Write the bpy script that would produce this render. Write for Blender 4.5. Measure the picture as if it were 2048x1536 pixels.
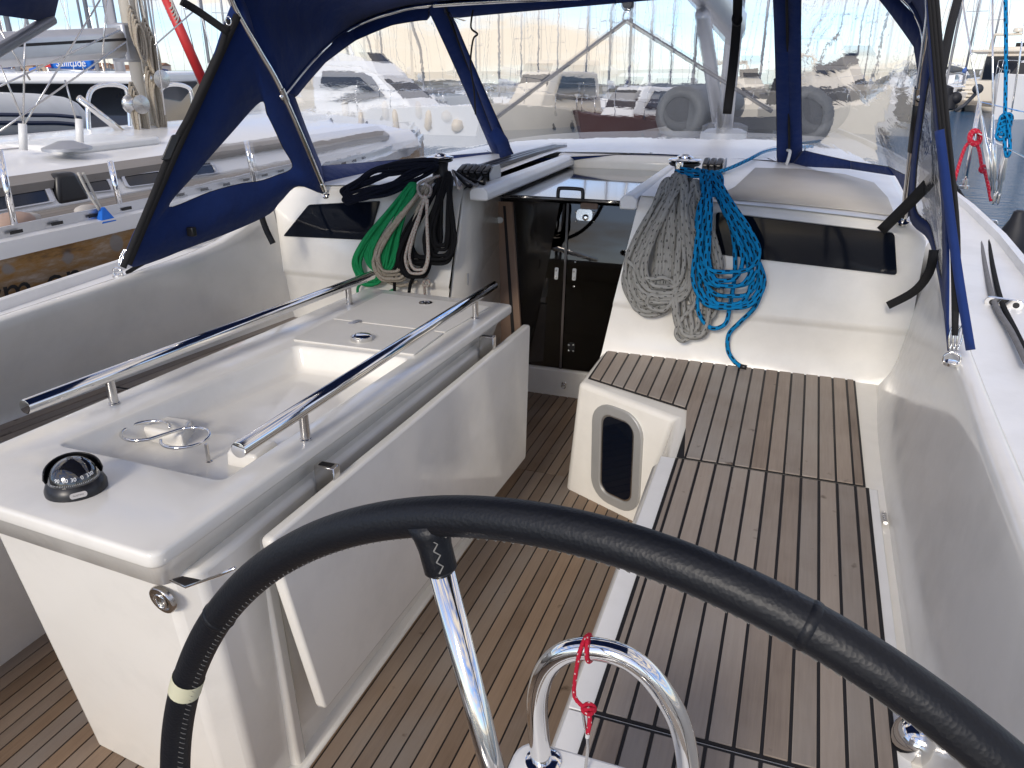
import bpy, bmesh, math, random
from mathutils import Vector, Matrix, Quaternion
random.seed(7)
sc = bpy.context.scene
for o in list(bpy.data.objects): bpy.data.objects.remove(o)
COL = sc.collection
R = math.radians

# ---------------------------------------------------------------- camera
F, CX, CY, HY = 1550.0, 1024.0, 768.0, 130.0      # photograph 2048 x 1536, focal length in its pixels, horizon row
CAMZ = 1.6
PITCH = math.atan((CY-HY)/F)
YAW = math.atan((1628-CX)/math.hypot(F, CY-HY))
cam_d = bpy.data.cameras.new('camera'); cam = bpy.data.objects.new('camera', cam_d); COL.objects.link(cam)
cam_d.sensor_width = 36; cam_d.lens = 36*F/2048; cam_d.clip_start = .02; cam_d.clip_end = 6000
cam.location = (0, 0, CAMZ); cam.rotation_euler = (R(90)-PITCH, 0, YAW)
sc.camera = cam

# ---------------------------------------------------------------- sky, sun, exposure
SUN_EL, SUN_AZ = R(27), R(183)      # azimuth from +Y (bow) towards +X (starboard): low, astern and a little to port
sd = Vector((math.sin(SUN_AZ)*math.cos(SUN_EL), math.cos(SUN_AZ)*math.cos(SUN_EL), math.sin(SUN_EL)))
w = bpy.data.worlds.new('World'); sc.world = w; w.use_nodes = True
nt = w.node_tree; nt.nodes.clear()
def wn(t): return nt.nodes.new(t)
sky = wn('ShaderNodeTexSky'); sky.sky_type = 'NISHITA'; sky.sun_disc = False
sky.sun_elevation = SUN_EL; sky.sun_rotation = SUN_AZ; sky.air_density = 1.0; sky.dust_density = .4; sky.ozone_density = 3.0
tc = wn('ShaderNodeTexCoord'); mp = wn('ShaderNodeMapping'); mp.inputs['Scale'].default_value = (1.3, 1.3, 6.5)
n1 = wn('ShaderNodeTexNoise'); n1.inputs['Scale'].default_value = 2.3; n1.inputs['Detail'].default_value = 7; n1.inputs['Roughness'].default_value = .58
cr = wn('ShaderNodeValToRGB'); cr.color_ramp.elements[0].position = .41; cr.color_ramp.elements[1].position = .60
mx = wn('ShaderNodeMixRGB'); mx.inputs['Color2'].default_value = (5.3, 4.65, 3.85, 1)
bg = wn('ShaderNodeBackground'); bg.inputs['Strength'].default_value = .135
wo = wn('ShaderNodeOutputWorld')
L = nt.links.new
vr = wn('ShaderNodeVectorRotate'); vr.rotation_type = 'AXIS_ANGLE'; vr.inputs['Axis'].default_value = (math.cos(YAW), math.sin(YAW), 0); vr.inputs['Angle'].default_value = .014
L(tc.outputs['Generated'], vr.inputs['Vector']); L(vr.outputs[0], sky.inputs['Vector'])
L(tc.outputs['Generated'], mp.inputs['Vector']); L(mp.outputs[0], n1.inputs['Vector']); L(n1.outputs['Fac'], cr.inputs[0])
L(cr.outputs[0], mx.inputs['Fac']); tint = wn('ShaderNodeMixRGB'); tint.blend_type = 'MULTIPLY'; tint.inputs['Fac'].default_value = 1; tint.inputs['Color2'].default_value = (.74, .86, 1.12, 1); L(sky.outputs[0], tint.inputs['Color1']); L(tint.outputs[0], mx.inputs['Color1']); L(mx.outputs[0], bg.inputs['Color']); L(bg.outputs[0], wo.inputs['Surface'])
sun_d = bpy.data.lights.new('sun', 'SUN'); sun = bpy.data.objects.new('sun', sun_d); COL.objects.link(sun)
sun_d.energy = 1.6; sun_d.angle = R(14); sun_d.color = (1, .91, .79)
sun.rotation_euler = sd.to_track_quat('Z', 'Y').to_euler()
sc.view_settings.view_transform = 'Standard'; sc.view_settings.look = 'None'
sc.view_settings.exposure = 0.62; sc.view_settings.gamma = 1; sc.view_settings.use_curve_mapping = False
sc.render.engine = 'CYCLES'
sc.cycles.max_bounces = 10; sc.cycles.transparent_max_bounces = 16

# ---------------------------------------------------------------- pixel -> place (a pixel is a direction; the plane it lies on gives the distance)
_fh = Vector((-math.sin(YAW), math.cos(YAW), 0)); _r = Vector((math.cos(YAW), math.sin(YAW), 0)); _up = Vector((0, 0, 1))
_f = _fh*math.cos(PITCH) - _up*math.sin(PITCH); _u = _fh*math.sin(PITCH) + _up*math.cos(PITCH)
EYE = Vector((0, 0, CAMZ))
def ray(x, y): return (_f*F + _r*(x-CX) - _u*(y-CY)).normalized()
def PZ(x, y, z, k=0.0, Y0=2.5):
    d = ray(x, y); return EYE + d*((z-k*Y0-CAMZ)/(d.z-k*d.y))
def PY(x, y, Y, k=0.0, z0=0.0):
    d = ray(x, y); return EYE + d*((Y+k*(CAMZ-z0))/(d.y-k*d.z))
def PX(x, y, X):
    d = ray(x, y); return EYE + d*(X/d.x)
def PD(x, y, dist): return EYE + ray(x, y)*dist
def PP(x, y, p0, n):                                # onto the plane through p0 with normal n
    d = ray(x, y); return EYE + d*((p0-EYE).dot(n)/d.dot(n))

# ---------------------------------------------------------------- materials
MATS = {}
def nodes(name):
    m = bpy.data.materials.new(name); m.use_nodes = True; t = m.node_tree; b = t.nodes['Principled BSDF']; MATS[name] = m
    return m, t, b, t.nodes.new, t.links.new
def plain(name, col, rough=.5, metal=0.0, noise=.06, nscale=9.0, bump=0.0, bscale=60.0, spec=.5, coat=0.0):
    m, t, b, N, K = nodes(name)
    b.inputs['Roughness'].default_value = rough; b.inputs['Metallic'].default_value = metal; b.inputs['Specular IOR Level'].default_value = spec
    if coat: b.inputs['Coat Weight'].default_value = coat; b.inputs['Coat Roughness'].default_value = .08
    c = N('ShaderNodeTexCoord'); n = N('ShaderNodeTexNoise'); n.inputs['Scale'].default_value = nscale; n.inputs['Detail'].default_value = 5
    mr = N('ShaderNodeMixRGB'); mr.inputs['Color1'].default_value = (*[max(0, v*(1-noise*2)) for v in col], 1); mr.inputs['Color2'].default_value = (*[min(1, v*(1+noise)) for v in col], 1)
    K(c.outputs['Object'], n.inputs['Vector']); K(n.outputs['Fac'], mr.inputs['Fac']); K(mr.outputs[0], b.inputs['Base Color'])
    if bump:
        n2 = N('ShaderNodeTexNoise'); n2.inputs['Scale'].default_value = bscale; n2.inputs['Detail'].default_value = 3
        bp = N('ShaderNodeBump'); bp.inputs['Strength'].default_value = bump; bp.inputs['Distance'].default_value = .01
        K(c.outputs['Object'], n2.inputs['Vector']); K(n2.outputs['Fac'], bp.inputs['Height']); K(bp.outputs[0], b.inputs['Normal'])
    return m
def gelcoat(name, col, rough=.16, lo=.35, hi=2.1):
    m, t, b, N, K = nodes(name)
    c = N('ShaderNodeTexCoord'); n = N('ShaderNodeTexNoise'); n.inputs['Scale'].default_value = 3.5; n.inputs['Detail'].default_value = 7; n.inputs['Roughness'].default_value = .65
    mr = N('ShaderNodeMixRGB'); mr.inputs['Color1'].default_value = (*[v*.90 for v in col], 1); mr.inputs['Color2'].default_value = (*col, 1)
    rp = N('ShaderNodeValToRGB'); rp.color_ramp.elements[0].position = .3; rp.color_ramp.elements[1].position = .55
    K(c.outputs['Object'], n.inputs['Vector']); K(n.outputs['Fac'], rp.inputs[0]); K(rp.outputs[0], mr.inputs['Fac']); K(mr.outputs[0], b.inputs['Base Color'])
    n3 = N('ShaderNodeTexNoise'); n3.inputs['Scale'].default_value = 11; n3.inputs['Detail'].default_value = 6; n3.inputs['Roughness'].default_value = .7
    m3 = N('ShaderNodeMapRange'); m3.inputs['From Min'].default_value = .40; m3.inputs['From Max'].default_value = .60; m3.inputs['To Min'].default_value = rough*lo; m3.inputs['To Max'].default_value = rough*hi
    K(c.outputs['Object'], n3.inputs['Vector']); K(n3.outputs['Fac'], m3.inputs['Value']); K(m3.outputs[0], b.inputs['Roughness'])
    n2 = N('ShaderNodeTexNoise'); n2.inputs['Scale'].default_value = 4; bp = N('ShaderNodeBump'); bp.inputs['Strength'].default_value = .05; bp.inputs['Distance'].default_value = .03
    K(c.outputs['Object'], n2.inputs['Vector']); K(n2.outputs['Fac'], bp.inputs['Height']); K(bp.outputs[0], b.inputs['Normal'])
    return m
def teak(name, dark, light):
    m, t, b, N, K = nodes(name)
    c = N('ShaderNodeTexCoord'); oi = N('ShaderNodeObjectInfo')
    mp = N('ShaderNodeMapping'); mp.inputs['Scale'].default_value = (150, 4.5, 150)
    ad = N('ShaderNodeVectorMath'); ad.operation = 'ADD'
    sc_ = N('ShaderNodeVectorMath'); sc_.operation = 'SCALE'; sc_.inputs['Scale'].default_value = 40
    cb = N('ShaderNodeCombineXYZ'); K(oi.outputs['Random'], cb.inputs[0]); K(oi.outputs['Random'], cb.inputs[1]); K(cb.outputs[0], sc_.inputs[0])
    K(c.outputs['Object'], mp.inputs['Vector']); K(mp.outputs[0], ad.inputs[0]); K(sc_.outputs[0], ad.inputs[1])
    g = N('ShaderNodeTexNoise'); g.inputs['Scale'].default_value = 1; g.inputs['Detail'].default_value = 5; g.inputs['Roughness'].default_value = .6; K(ad.outputs[0], g.inputs['Vector'])
    n2 = N('ShaderNodeTexNoise'); n2.inputs['Scale'].default_value = 5; n2.inputs['Detail'].default_value = 6; K(c.outputs['Object'], n2.inputs['Vector'])
    n4 = N('ShaderNodeTexNoise'); n4.inputs['Scale'].default_value = 17; n4.inputs['Detail'].default_value = 3; K(c.outputs['Object'], n4.inputs['Vector'])
    st = N('ShaderNodeValToRGB'); st.color_ramp.elements[0].position = .70; st.color_ramp.elements[1].position = .80; K(n4.outputs['Fac'], st.inputs[0])
    a1 = N('ShaderNodeMath'); a1.operation = 'MULTIPLY_ADD'; a1.inputs[1].default_value = .55; K(g.outputs['Fac'], a1.inputs[0])
    a2 = N('ShaderNodeMath'); a2.operation = 'MULTIPLY_ADD'; a2.inputs[1].default_value = .52; K(oi.outputs['Random'], a2.inputs[0])
    a3 = N('ShaderNodeMath'); a3.operation = 'MULTIPLY_ADD'; a3.inputs[1].default_value = .55; a3.inputs[2].default_value = -.38; K(n2.outputs['Fac'], a3.inputs[0])
    K(a3.outputs[0], a2.inputs[2]); K(a2.outputs[0], a1.inputs[2])
    mr = N('ShaderNodeMixRGB'); mr.inputs['Color1'].default_value = (*dark, 1); mr.inputs['Color2'].default_value = (*light, 1); K(a1.outputs[0], mr.inputs['Fac'])
    gy = N('ShaderNodeMixRGB'); g_ = sum(light)/3*.82; gy.inputs['Color2'].default_value = (g_*1.03, g_, g_*.95, 1); gm = N('ShaderNodeMath'); gm.operation = 'MULTIPLY'; gr = N('ShaderNodeMath'); gr.operation = 'FRACT'; gs = N('ShaderNodeMath'); gs.operation = 'MULTIPLY'; gs.inputs[1].default_value = 7.31; K(oi.outputs['Random'], gs.inputs[0]); K(gs.outputs[0], gr.inputs[0]); K(gr.outputs[0], gm.inputs[0]); K(n2.outputs['Fac'], gm.inputs[1]); K(gm.outputs[0], gy.inputs['Fac']); K(mr.outputs[0], gy.inputs['Color1']); mr = gy
    ms = N('ShaderNodeMixRGB'); ms.inputs['Color2'].default_value = (dark[0]*.45, dark[1]*.42, dark[2]*.4, 1); K(mr.outputs[0], ms.inputs['Color1']); K(st.outputs[0], ms.inputs['Fac'])
    K(ms.outputs[0], b.inputs['Base Color']); b.inputs['Roughness'].default_value = .62; b.inputs['Specular IOR Level'].default_value = .35
    bp = N('ShaderNodeBump'); bp.inputs['Strength'].default_value = .25; bp.inputs['Distance'].default_value = .002; K(g.outputs['Fac'], bp.inputs['Height']); K(bp.outputs[0], b.inputs['Normal'])
    return m
def fabric(name, col, rough=.85, weave=900):
    m, t, b, N, K = nodes(name)
    b.inputs['Roughness'].default_value = rough; b.inputs['Specular IOR Level'].default_value = .25; b.inputs['Sheen Weight'].default_value = .12
    c = N('ShaderNodeTexCoord'); n = N('ShaderNodeTexNoise'); n.inputs['Scale'].default_value = 6; n.inputs['Detail'].default_value = 5
    mr = N('ShaderNodeMixRGB'); mr.inputs['Color1'].default_value = (*[v*.72 for v in col], 1); mr.inputs['Color2'].default_value = (*[v*1.2 for v in col], 1)
    K(c.outputs['Object'], n.inputs['Vector']); K(n.outputs['Fac'], mr.inputs['Fac']); K(mr.outputs[0], b.inputs['Base Color'])
    n2 = N('ShaderNodeTexNoise'); n2.inputs['Scale'].default_value = 14; n2.inputs['Detail'].default_value = 2
    n3 = N('ShaderNodeTexNoise'); n3.inputs['Scale'].default_value = weave; ad = N('ShaderNodeMath'); ad.operation = 'MULTIPLY_ADD'; ad.inputs[1].default_value = .04
    K(c.outputs['Object'], n2.inputs['Vector']); K(c.outputs['Object'], n3.inputs['Vector']); K(n3.outputs['Fac'], ad.inputs[0]); K(n2.outputs['Fac'], ad.inputs[2])
    bp = N('ShaderNodeBump'); bp.inputs['Strength'].default_value = .6; bp.inputs['Distance'].default_value = .016
    K(ad.outputs[0], bp.inputs['Height']); K(bp.outputs[0], b.inputs['Normal'])
    return m
def rope_mat(name, col, fleck=None, fv=34.0, fu=3.0, wv=.42, wu=.30):
    """braided rope; UV.x runs round the rope, UV.y along it in metres"""
    m, t, b, N, K = nodes(name)
    b.inputs['Roughness'].default_value = .85; b.inputs['Specular IOR Level'].default_value = .2
    uv = N('ShaderNodeUVMap'); sp = N('ShaderNodeSeparateXYZ'); K(uv.outputs[0], sp.inputs[0])
    def M(op, a, b_=None, c_=None):
        n = N('ShaderNodeMath'); n.operation = op
        for i, v in enumerate((a, b_, c_)):
            if v is None: continue
            if isinstance(v, (int, float)): n.inputs[i].default_value = v
            else: K(v, n.inputs[i])
        return n.outputs[0]
    u, v = sp.outputs[0], sp.outputs[1]
    s1 = M('SINE', M('ADD', M('MULTIPLY', u, 6.283*6), M('MULTIPLY', v, 900))); s2 = M('SINE', M('SUBTRACT', M('MULTIPLY', u, 6.283*6), M('MULTIPLY', v, 900)))
    hgt = M('MULTIPLY', s1, s2)
    nz = N('ShaderNodeTexNoise'); nz.inputs['Scale'].default_value = 30; cc = N('ShaderNodeTexCoord'); K(cc.outputs['Object'], nz.inputs['Vector'])
    base = N('ShaderNodeMixRGB'); base.inputs['Color1'].default_value = (*[x*.72 for x in col], 1); base.inputs['Color2'].default_value = (*[min(1, x*1.12) for x in col], 1)
    K(nz.outputs['Fac'], base.inputs['Fac']); out = base.outputs[0]
    if fleck:
        vv = M('MULTIPLY', v, fv); row = M('FLOOR', vv); a = M('LESS_THAN', M('FRACT', vv), wv)
        c2 = M('LESS_THAN', M('FRACT', M('ADD', M('MULTIPLY', u, fu), M('MULTIPLY', row, .37))), wu)
        f = M('MULTIPLY', a, c2); mf = N('ShaderNodeMixRGB'); mf.inputs['Color2'].default_value = (*fleck, 1)
        K(f, mf.inputs['Fac']); K(out, mf.inputs['Color1']); out = mf.outputs[0]
    K(out, b.inputs['Base Color'])
    bp = N('ShaderNodeBump'); bp.inputs['Strength'].default_value = .5; bp.inputs['Distance'].default_value = .0012; K(hgt, bp.inputs['Height']); K(bp.outputs[0], b.inputs['Normal'])
    return m

gelcoat('gelcoat', (.83, .805, .745), .14, .6, 1.5); gelcoat('deck_white', (.82, .82, .81), .36, .9, 1.15)
plain('lid_grip', (.72, .70, .65), .5, noise=.04, bump=.15, bscale=500); plain('nonskid', (.60, .56, .50), .6, noise=.05, bump=.25, bscale=500)
teak('teak_bench', (.20, .156, .124), (.47, .39, .32)); teak('teak_sole', (.155, .098, .058), (.37, .255, .165)); teak('teak_old', (.16, .14, .12), (.33, .30, .27))
plain('caulk', (.010, .009, .010), .55); plain('black_plastic', (.012, .012, .014), .35); plain('black_web', (.010, .010, .012), .8, bump=.4, bscale=700)
plain('steel', (.80, .79, .77), .07, 1.0, noise=.02, nscale=30); plain('steel_dull', (.62, .60, .57), .22, 1.0, noise=.08, nscale=25)
plain('aluminium', (.62, .63, .65), .38, .9, noise=.06); plain('grey_alloy', (.45, .46, .48), .42, .7)
plain('smoked_glass', (.004, .006, .012), .05, noise=.0, spec=.22); plain('frame_silver', (.42, .42, .41), .4, .35)
plain('hatch_acrylic', (.012, .011, .012), .03, spec=.7, coat=.6)
fabric('navy_canvas', (.009, .030, .145)); fabric('black_canvas', (.010, .011, .016)); fabric('blue_cover', (.02, .16, .62)); fabric('grey_canvas', (.10, .12, .15))
plain('clear_plastic', (.7, .72, .7), .12, spec=.6); plain('white_plastic', (.75, .75, .73), .3); plain('white_paint', (.80, .80, .79), .25, noise=.04, nscale=1.5, coat=.3)
plain('cream_paint', (.74, .68, .57), .3, noise=.05, nscale=1.2, coat=.2); plain('grey_paint', (.40, .42, .44), .4); plain('dark_window', (.012, .016, .026), .06, spec=.6)
plain('red_paint', (.55, .03, .03), .5); plain('navy_paint', (.01, .02, .06), .3); plain('maroon_paint', (.07, .03, .026), .4); plain('orange_plastic', (.75, .30, .12), .5)
plain('fender_cream', (.66, .56, .42), .45); plain('fender_black', (.012, .013, .018), .6); plain('hypalon', (.10, .108, .118), .6, noise=.1, nscale=14, bump=.1); plain('hypalon_dark', (.035, .04, .05), .6)
plain('tender_white', (.62, .63, .62), .5, noise=.08, nscale=6); plain('wood_dock', (.30, .26, .21), .8, noise=.25, nscale=14)
plain('stone_a', (.45, .42, .38), .8); plain('stone_b', (.40, .28, .22), .8); plain('band_cream', (.62, .60, .42), .7); plain('knob_brown', (.30, .18, .13), .35)
rope_mat('rope_green', (.015, .30, .10)); rope_mat('rope_beige', (.42, .37, .29), (.28, .20, .16), 60, 2, .3, .2); rope_mat('rope_black', (.008, .008, .009)); rope_mat('rope_navy', (.006, .008, .018))
rope_mat('rope_fleck_beige', (.46, .42, .37), (.32, .12, .10), 70, 3, .35, .25); rope_mat('rope_grey', (.34, .335, .31), (.05, .05, .05), 36, 3, .35, .2)
rope_mat('rope_blue', (.003, .23, .52), (.004, .008, .016), 34, 3, .62, .33); rope_mat('rope_red', (.62, .02, .05), (.75, .6, .55), 110, 2, .25, .2); rope_mat('rope_plain_grey', (.22, .22, .23)); rope_mat('rope_white', (.55, .53, .48)); rope_mat('rope_weathered', (.33, .28, .21), (.16, .12, .09), 25, 2, .4, .4)

def leather():
    m, t, b, N, K = nodes('leather')
    b.inputs['Base Color'].default_value = (.006, .007, .010, 1); b.inputs['Roughness'].default_value = .44; b.inputs['Specular IOR Level'].default_value = .33
    c = N('ShaderNodeTexCoord'); v = N('ShaderNodeTexVoronoi'); v.inputs['Scale'].default_value = 330; n = N('ShaderNodeTexNoise'); n.inputs['Scale'].default_value = 120; n.inputs['Detail'].default_value = 5
    ad = N('ShaderNodeMath'); ad.operation = 'ADD'; bp = N('ShaderNodeBump'); bp.inputs['Strength'].default_value = .16; bp.inputs['Distance'].default_value = .0014
    K(c.outputs['Object'], v.inputs['Vector']); K(c.outputs['Object'], n.inputs['Vector']); K(v.outputs['Distance'], ad.inputs[0]); K(n.outputs['Fac'], ad.inputs[1]); K(ad.outputs[0], bp.inputs['Height']); K(bp.outputs[0], b.inputs['Normal'])
leather()
def vinyl(name, haze, rip):
    m, t, b, N, K = nodes(name); t.nodes.remove(b); out = t.nodes['Material Output']
    c = N('ShaderNodeTexCoord'); mp = N('ShaderNodeMapping'); mp.inputs['Scale'].default_value = (1.0, 1.0, 2.3)
    n = N('ShaderNodeTexNoise'); n.inputs['Scale'].default_value = 7; n.inputs['Detail'].default_value = 4; n.inputs['Roughness'].default_value = .5; n.inputs['Distortion'].default_value = .6
    K(c.outputs['Object'], mp.inputs['Vector']); K(mp.outputs[0], n.inputs['Vector'])
    bp = N('ShaderNodeBump'); bp.inputs['Strength'].default_value = rip; bp.inputs['Distance'].default_value = .05; K(n.outputs['Fac'], bp.inputs['Height'])
    rf = N('ShaderNodeBsdfRefraction'); rf.inputs['IOR'].default_value = 1.018; rf.inputs['Roughness'].default_value = 0.0; rf.inputs['Color'].default_value = (.96, .97, .98, 1); K(bp.outputs[0], rf.inputs['Normal'])
    tr = N('ShaderNodeBsdfTransparent'); tr.inputs['Color'].default_value = (.97, .975, .98, 1)
    gl = N('ShaderNodeBsdfGlossy'); gl.inputs['Roughness'].default_value = .06; K(bp.outputs[0], gl.inputs['Normal'])
    df = N('ShaderNodeBsdfTranslucent'); df.inputs['Color'].default_value = (.85, .86, .88, 1)
    d2 = N('ShaderNodeBsdfDiffuse'); d2.inputs['Color'].default_value = (.8, .82, .85, 1); ds = N('ShaderNodeMixShader'); K(df.outputs[0], ds.inputs[1]); K(d2.outputs[0], ds.inputs[2])
    lw = N('ShaderNodeLayerWeight'); lw.inputs['Blend'].default_value = .18; K(bp.outputs[0], lw.inputs['Normal'])
    s1 = N('ShaderNodeMixShader'); s1.inputs[0].default_value = .72; K(tr.outputs[0], s1.inputs[1]); K(rf.outputs[0], s1.inputs[2])
    n2 = N('ShaderNodeTexNoise'); n2.inputs['Scale'].default_value = 3.2; n2.inputs['Detail'].default_value = 6; K(c.outputs['Object'], n2.inputs['Vector'])
    mr = N('ShaderNodeMapRange'); mr.inputs['From Min'].default_value = .35; mr.inputs['From Max'].default_value = .75; mr.inputs['To Min'].default_value = haze*.35; mr.inputs['To Max'].default_value = haze*2; K(n2.outputs['Fac'], mr.inputs['Value'])
    s2 = N('ShaderNodeMixShader'); K(mr.outputs[0], s2.inputs[0]); K(s1.outputs[0], s2.inputs[1]); K(ds.outputs[0], s2.inputs[2])
    ml = N('ShaderNodeMath'); ml.operation = 'MULTIPLY'; ml.inputs[1].default_value = .55; K(lw.outputs['Fresnel'], ml.inputs[0])
    s3 = N('ShaderNodeMixShader'); K(ml.outputs[0], s3.inputs[0]); K(s2.outputs[0], s3.inputs[1]); K(gl.outputs[0], s3.inputs[2])
    K(s3.outputs[0], out.inputs['Surface'])
vinyl('vinyl', .04, .10)
def door_mat():
    m, t, b, N, K = nodes('door_acrylic'); t.nodes.remove(b); out = t.nodes['Material Output']
    tr = N('ShaderNodeBsdfTransparent'); tr.inputs['Color'].default_value = (.17, .13, .125, 1)
    gl = N('ShaderNodeBsdfGlossy'); gl.inputs['Roughness'].default_value = .015; gl.inputs['Color'].default_value = (.9, .85, .82, 1)
    lw = N('ShaderNodeFresnel'); lw.inputs['IOR'].default_value = 1.6; s = N('ShaderNodeMixShader'); K(lw.outputs[0], s.inputs[0]); K(tr.outputs[0], s.inputs[1]); K(gl.outputs[0], s.inputs[2]); K(s.outputs[0], out.inputs['Surface'])
door_mat()
def water_mat():
    m, t, b, N, K = nodes('water'); b.inputs['Base Color'].default_value = (.016, .10, .23, 1); b.inputs['Roughness'].default_value = .09; b.inputs['IOR'].default_value = 1.33
    c = N('ShaderNodeTexCoord'); n = N('ShaderNodeTexNoise'); n.inputs['Scale'].default_value = 2.6; n.inputs['Detail'].default_value = 6; n.inputs['Roughness'].default_value = .62
    mp = N('ShaderNodeMapping'); mp.inputs['Scale'].default_value = (1, 1.8, 1); K(c.outputs['Object'], mp.inputs['Vector']); K(mp.outputs[0], n.inputs['Vector'])
    bp = N('ShaderNodeBump'); bp.inputs['Strength'].default_value = 1.0; bp.inputs['Distance'].default_value = .55; K(n.outputs['Fac'], bp.inputs['Height']); K(bp.outputs[0], b.inputs['Normal'])
water_mat()
def worn_hull():
    m, t, b, N, K = nodes('worn_hull'); c = N('ShaderNodeTexCoord')
    mp = N('ShaderNodeMapping'); mp.inputs['Scale'].default_value = (1, 1.2, 5); K(c.outputs['Object'], mp.inputs['Vector'])
    n = N('ShaderNodeTexNoise'); n.inputs['Scale'].default_value = 4.5; n.inputs['Detail'].default_value = 10; n.inputs['Roughness'].default_value = .68; K(mp.outputs[0], n.inputs['Vector'])
    cr = N('ShaderNodeValToRGB'); e = cr.color_ramp.elements; e[0].position = .30; e[0].color = (.085, .055, .035, 1); e[1].position = .70; e[1].color = (.43, .35, .28, 1)
    q = e.new(.45); q.color = (.29, .15, .04, 1); q = e.new(.56); q.color = (.30, .20, .11, 1)
    K(n.outputs['Fac'], cr.inputs[0])
    v = N('ShaderNodeTexVoronoi'); v.inputs['Scale'].default_value = 6.5; K(c.outputs['Object'], v.inputs['Vector'])
    n2 = N('ShaderNodeTexNoise'); n2.inputs['Scale'].default_value = 9; K(c.outputs['Object'], n2.inputs['Vector'])
    ad = N('ShaderNodeMath'); ad.operation = 'MULTIPLY_ADD'; ad.inputs[1].default_value = .35; K(n2.outputs['Fac'], ad.inputs[0]); K(v.outputs['Distance'], ad.inputs[2])
    c2 = N('ShaderNodeValToRGB'); c2.color_ramp.elements[0].position = .40; c2.color_ramp.elements[0].color = (1, 1, 1, 1); c2.color_ramp.elements[1].position = .46; c2.color_ramp.elements[1].color = (0, 0, 0, 1); K(ad.outputs[0], c2.inputs[0])
    mx = N('ShaderNodeMixRGB'); mx.inputs['Color2'].default_value = (.22, .22, .22, 1); K(cr.outputs[0], mx.inputs['Color1'])
    mm = N('ShaderNodeMath'); mm.operation = 'MULTIPLY'; mm.inputs[1].default_value = .75; K(c2.outputs[0], mm.inputs[0]); K(mm.outputs[0], mx.inputs['Fac'])
    K(mx.outputs[0], b.inputs['Base Color']); b.inputs['Roughness'].default_value = .75
worn_hull()
def house_mat():
    m, t, b, N, K = nodes('house_wall'); oi = N('ShaderNodeObjectInfo'); cr = N('ShaderNodeValToRGB'); e = cr.color_ramp.elements
    e[0].color = (.52, .42, .32, 1); e[1].color = (.62, .58, .52, 1); q = e.new(.5); q.color = (.50, .34, .24, 1); K(oi.outputs['Random'], cr.inputs[0]); K(cr.outputs[0], b.inputs['Base Color']); b.inputs['Roughness'].default_value = .9
house_mat(); plain('house_roof', (.30, .17, .11), .9, noise=.2); plain('hill_scrub', (.17, .165, .12), .95, noise=.4, nscale=.02); plain('rock', (.16, .15, .14), .9, noise=.3, nscale=.3)
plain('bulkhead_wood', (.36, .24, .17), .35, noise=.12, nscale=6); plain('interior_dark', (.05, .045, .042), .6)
# ---------------------------------------------------------------- mesh helpers
def V(*a): return Vector(a)
def put(o, parent=None):
    COL.objects.link(o)
    if parent is not None:
        o.parent = parent
        root = parent
        if parent.type == 'EMPTY': o.matrix_parent_inverse = Matrix.Translation(-parent.location)
    return o
def tag(o, label, cat, group=None):
    o['label'] = label; o['category'] = cat
    if group: o['group'] = group
    return o
def empty(name, loc, label=None, cat=None, group=None):
    o = bpy.data.objects.new(name, None); o.location = loc; o.empty_display_size = .1; COL.objects.link(o)
    if label: tag(o, label, cat, group)
    return o
def catmull(pts, n=6, closed=False):
    pts = [Vector(p) for p in pts]; out = []; m = len(pts)
    rng = range(m) if closed else range(m-1)
    for i in rng:
        if closed: p0, p1, p2, p3 = pts[(i-1) % m], pts[i], pts[(i+1) % m], pts[(i+2) % m]
        else: p0, p1, p2, p3 = pts[max(i-1, 0)], pts[i], pts[i+1], pts[min(i+2, m-1)]
        for k in range(n):
            t = k/n; out.append(.5*((2*p1)+(p2-p0)*t+(2*p0-5*p1+4*p2-p3)*t*t+(3*p1-p0-3*p2+p3)*t**3))
    if not closed: out.append(pts[-1])
    return out
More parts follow.
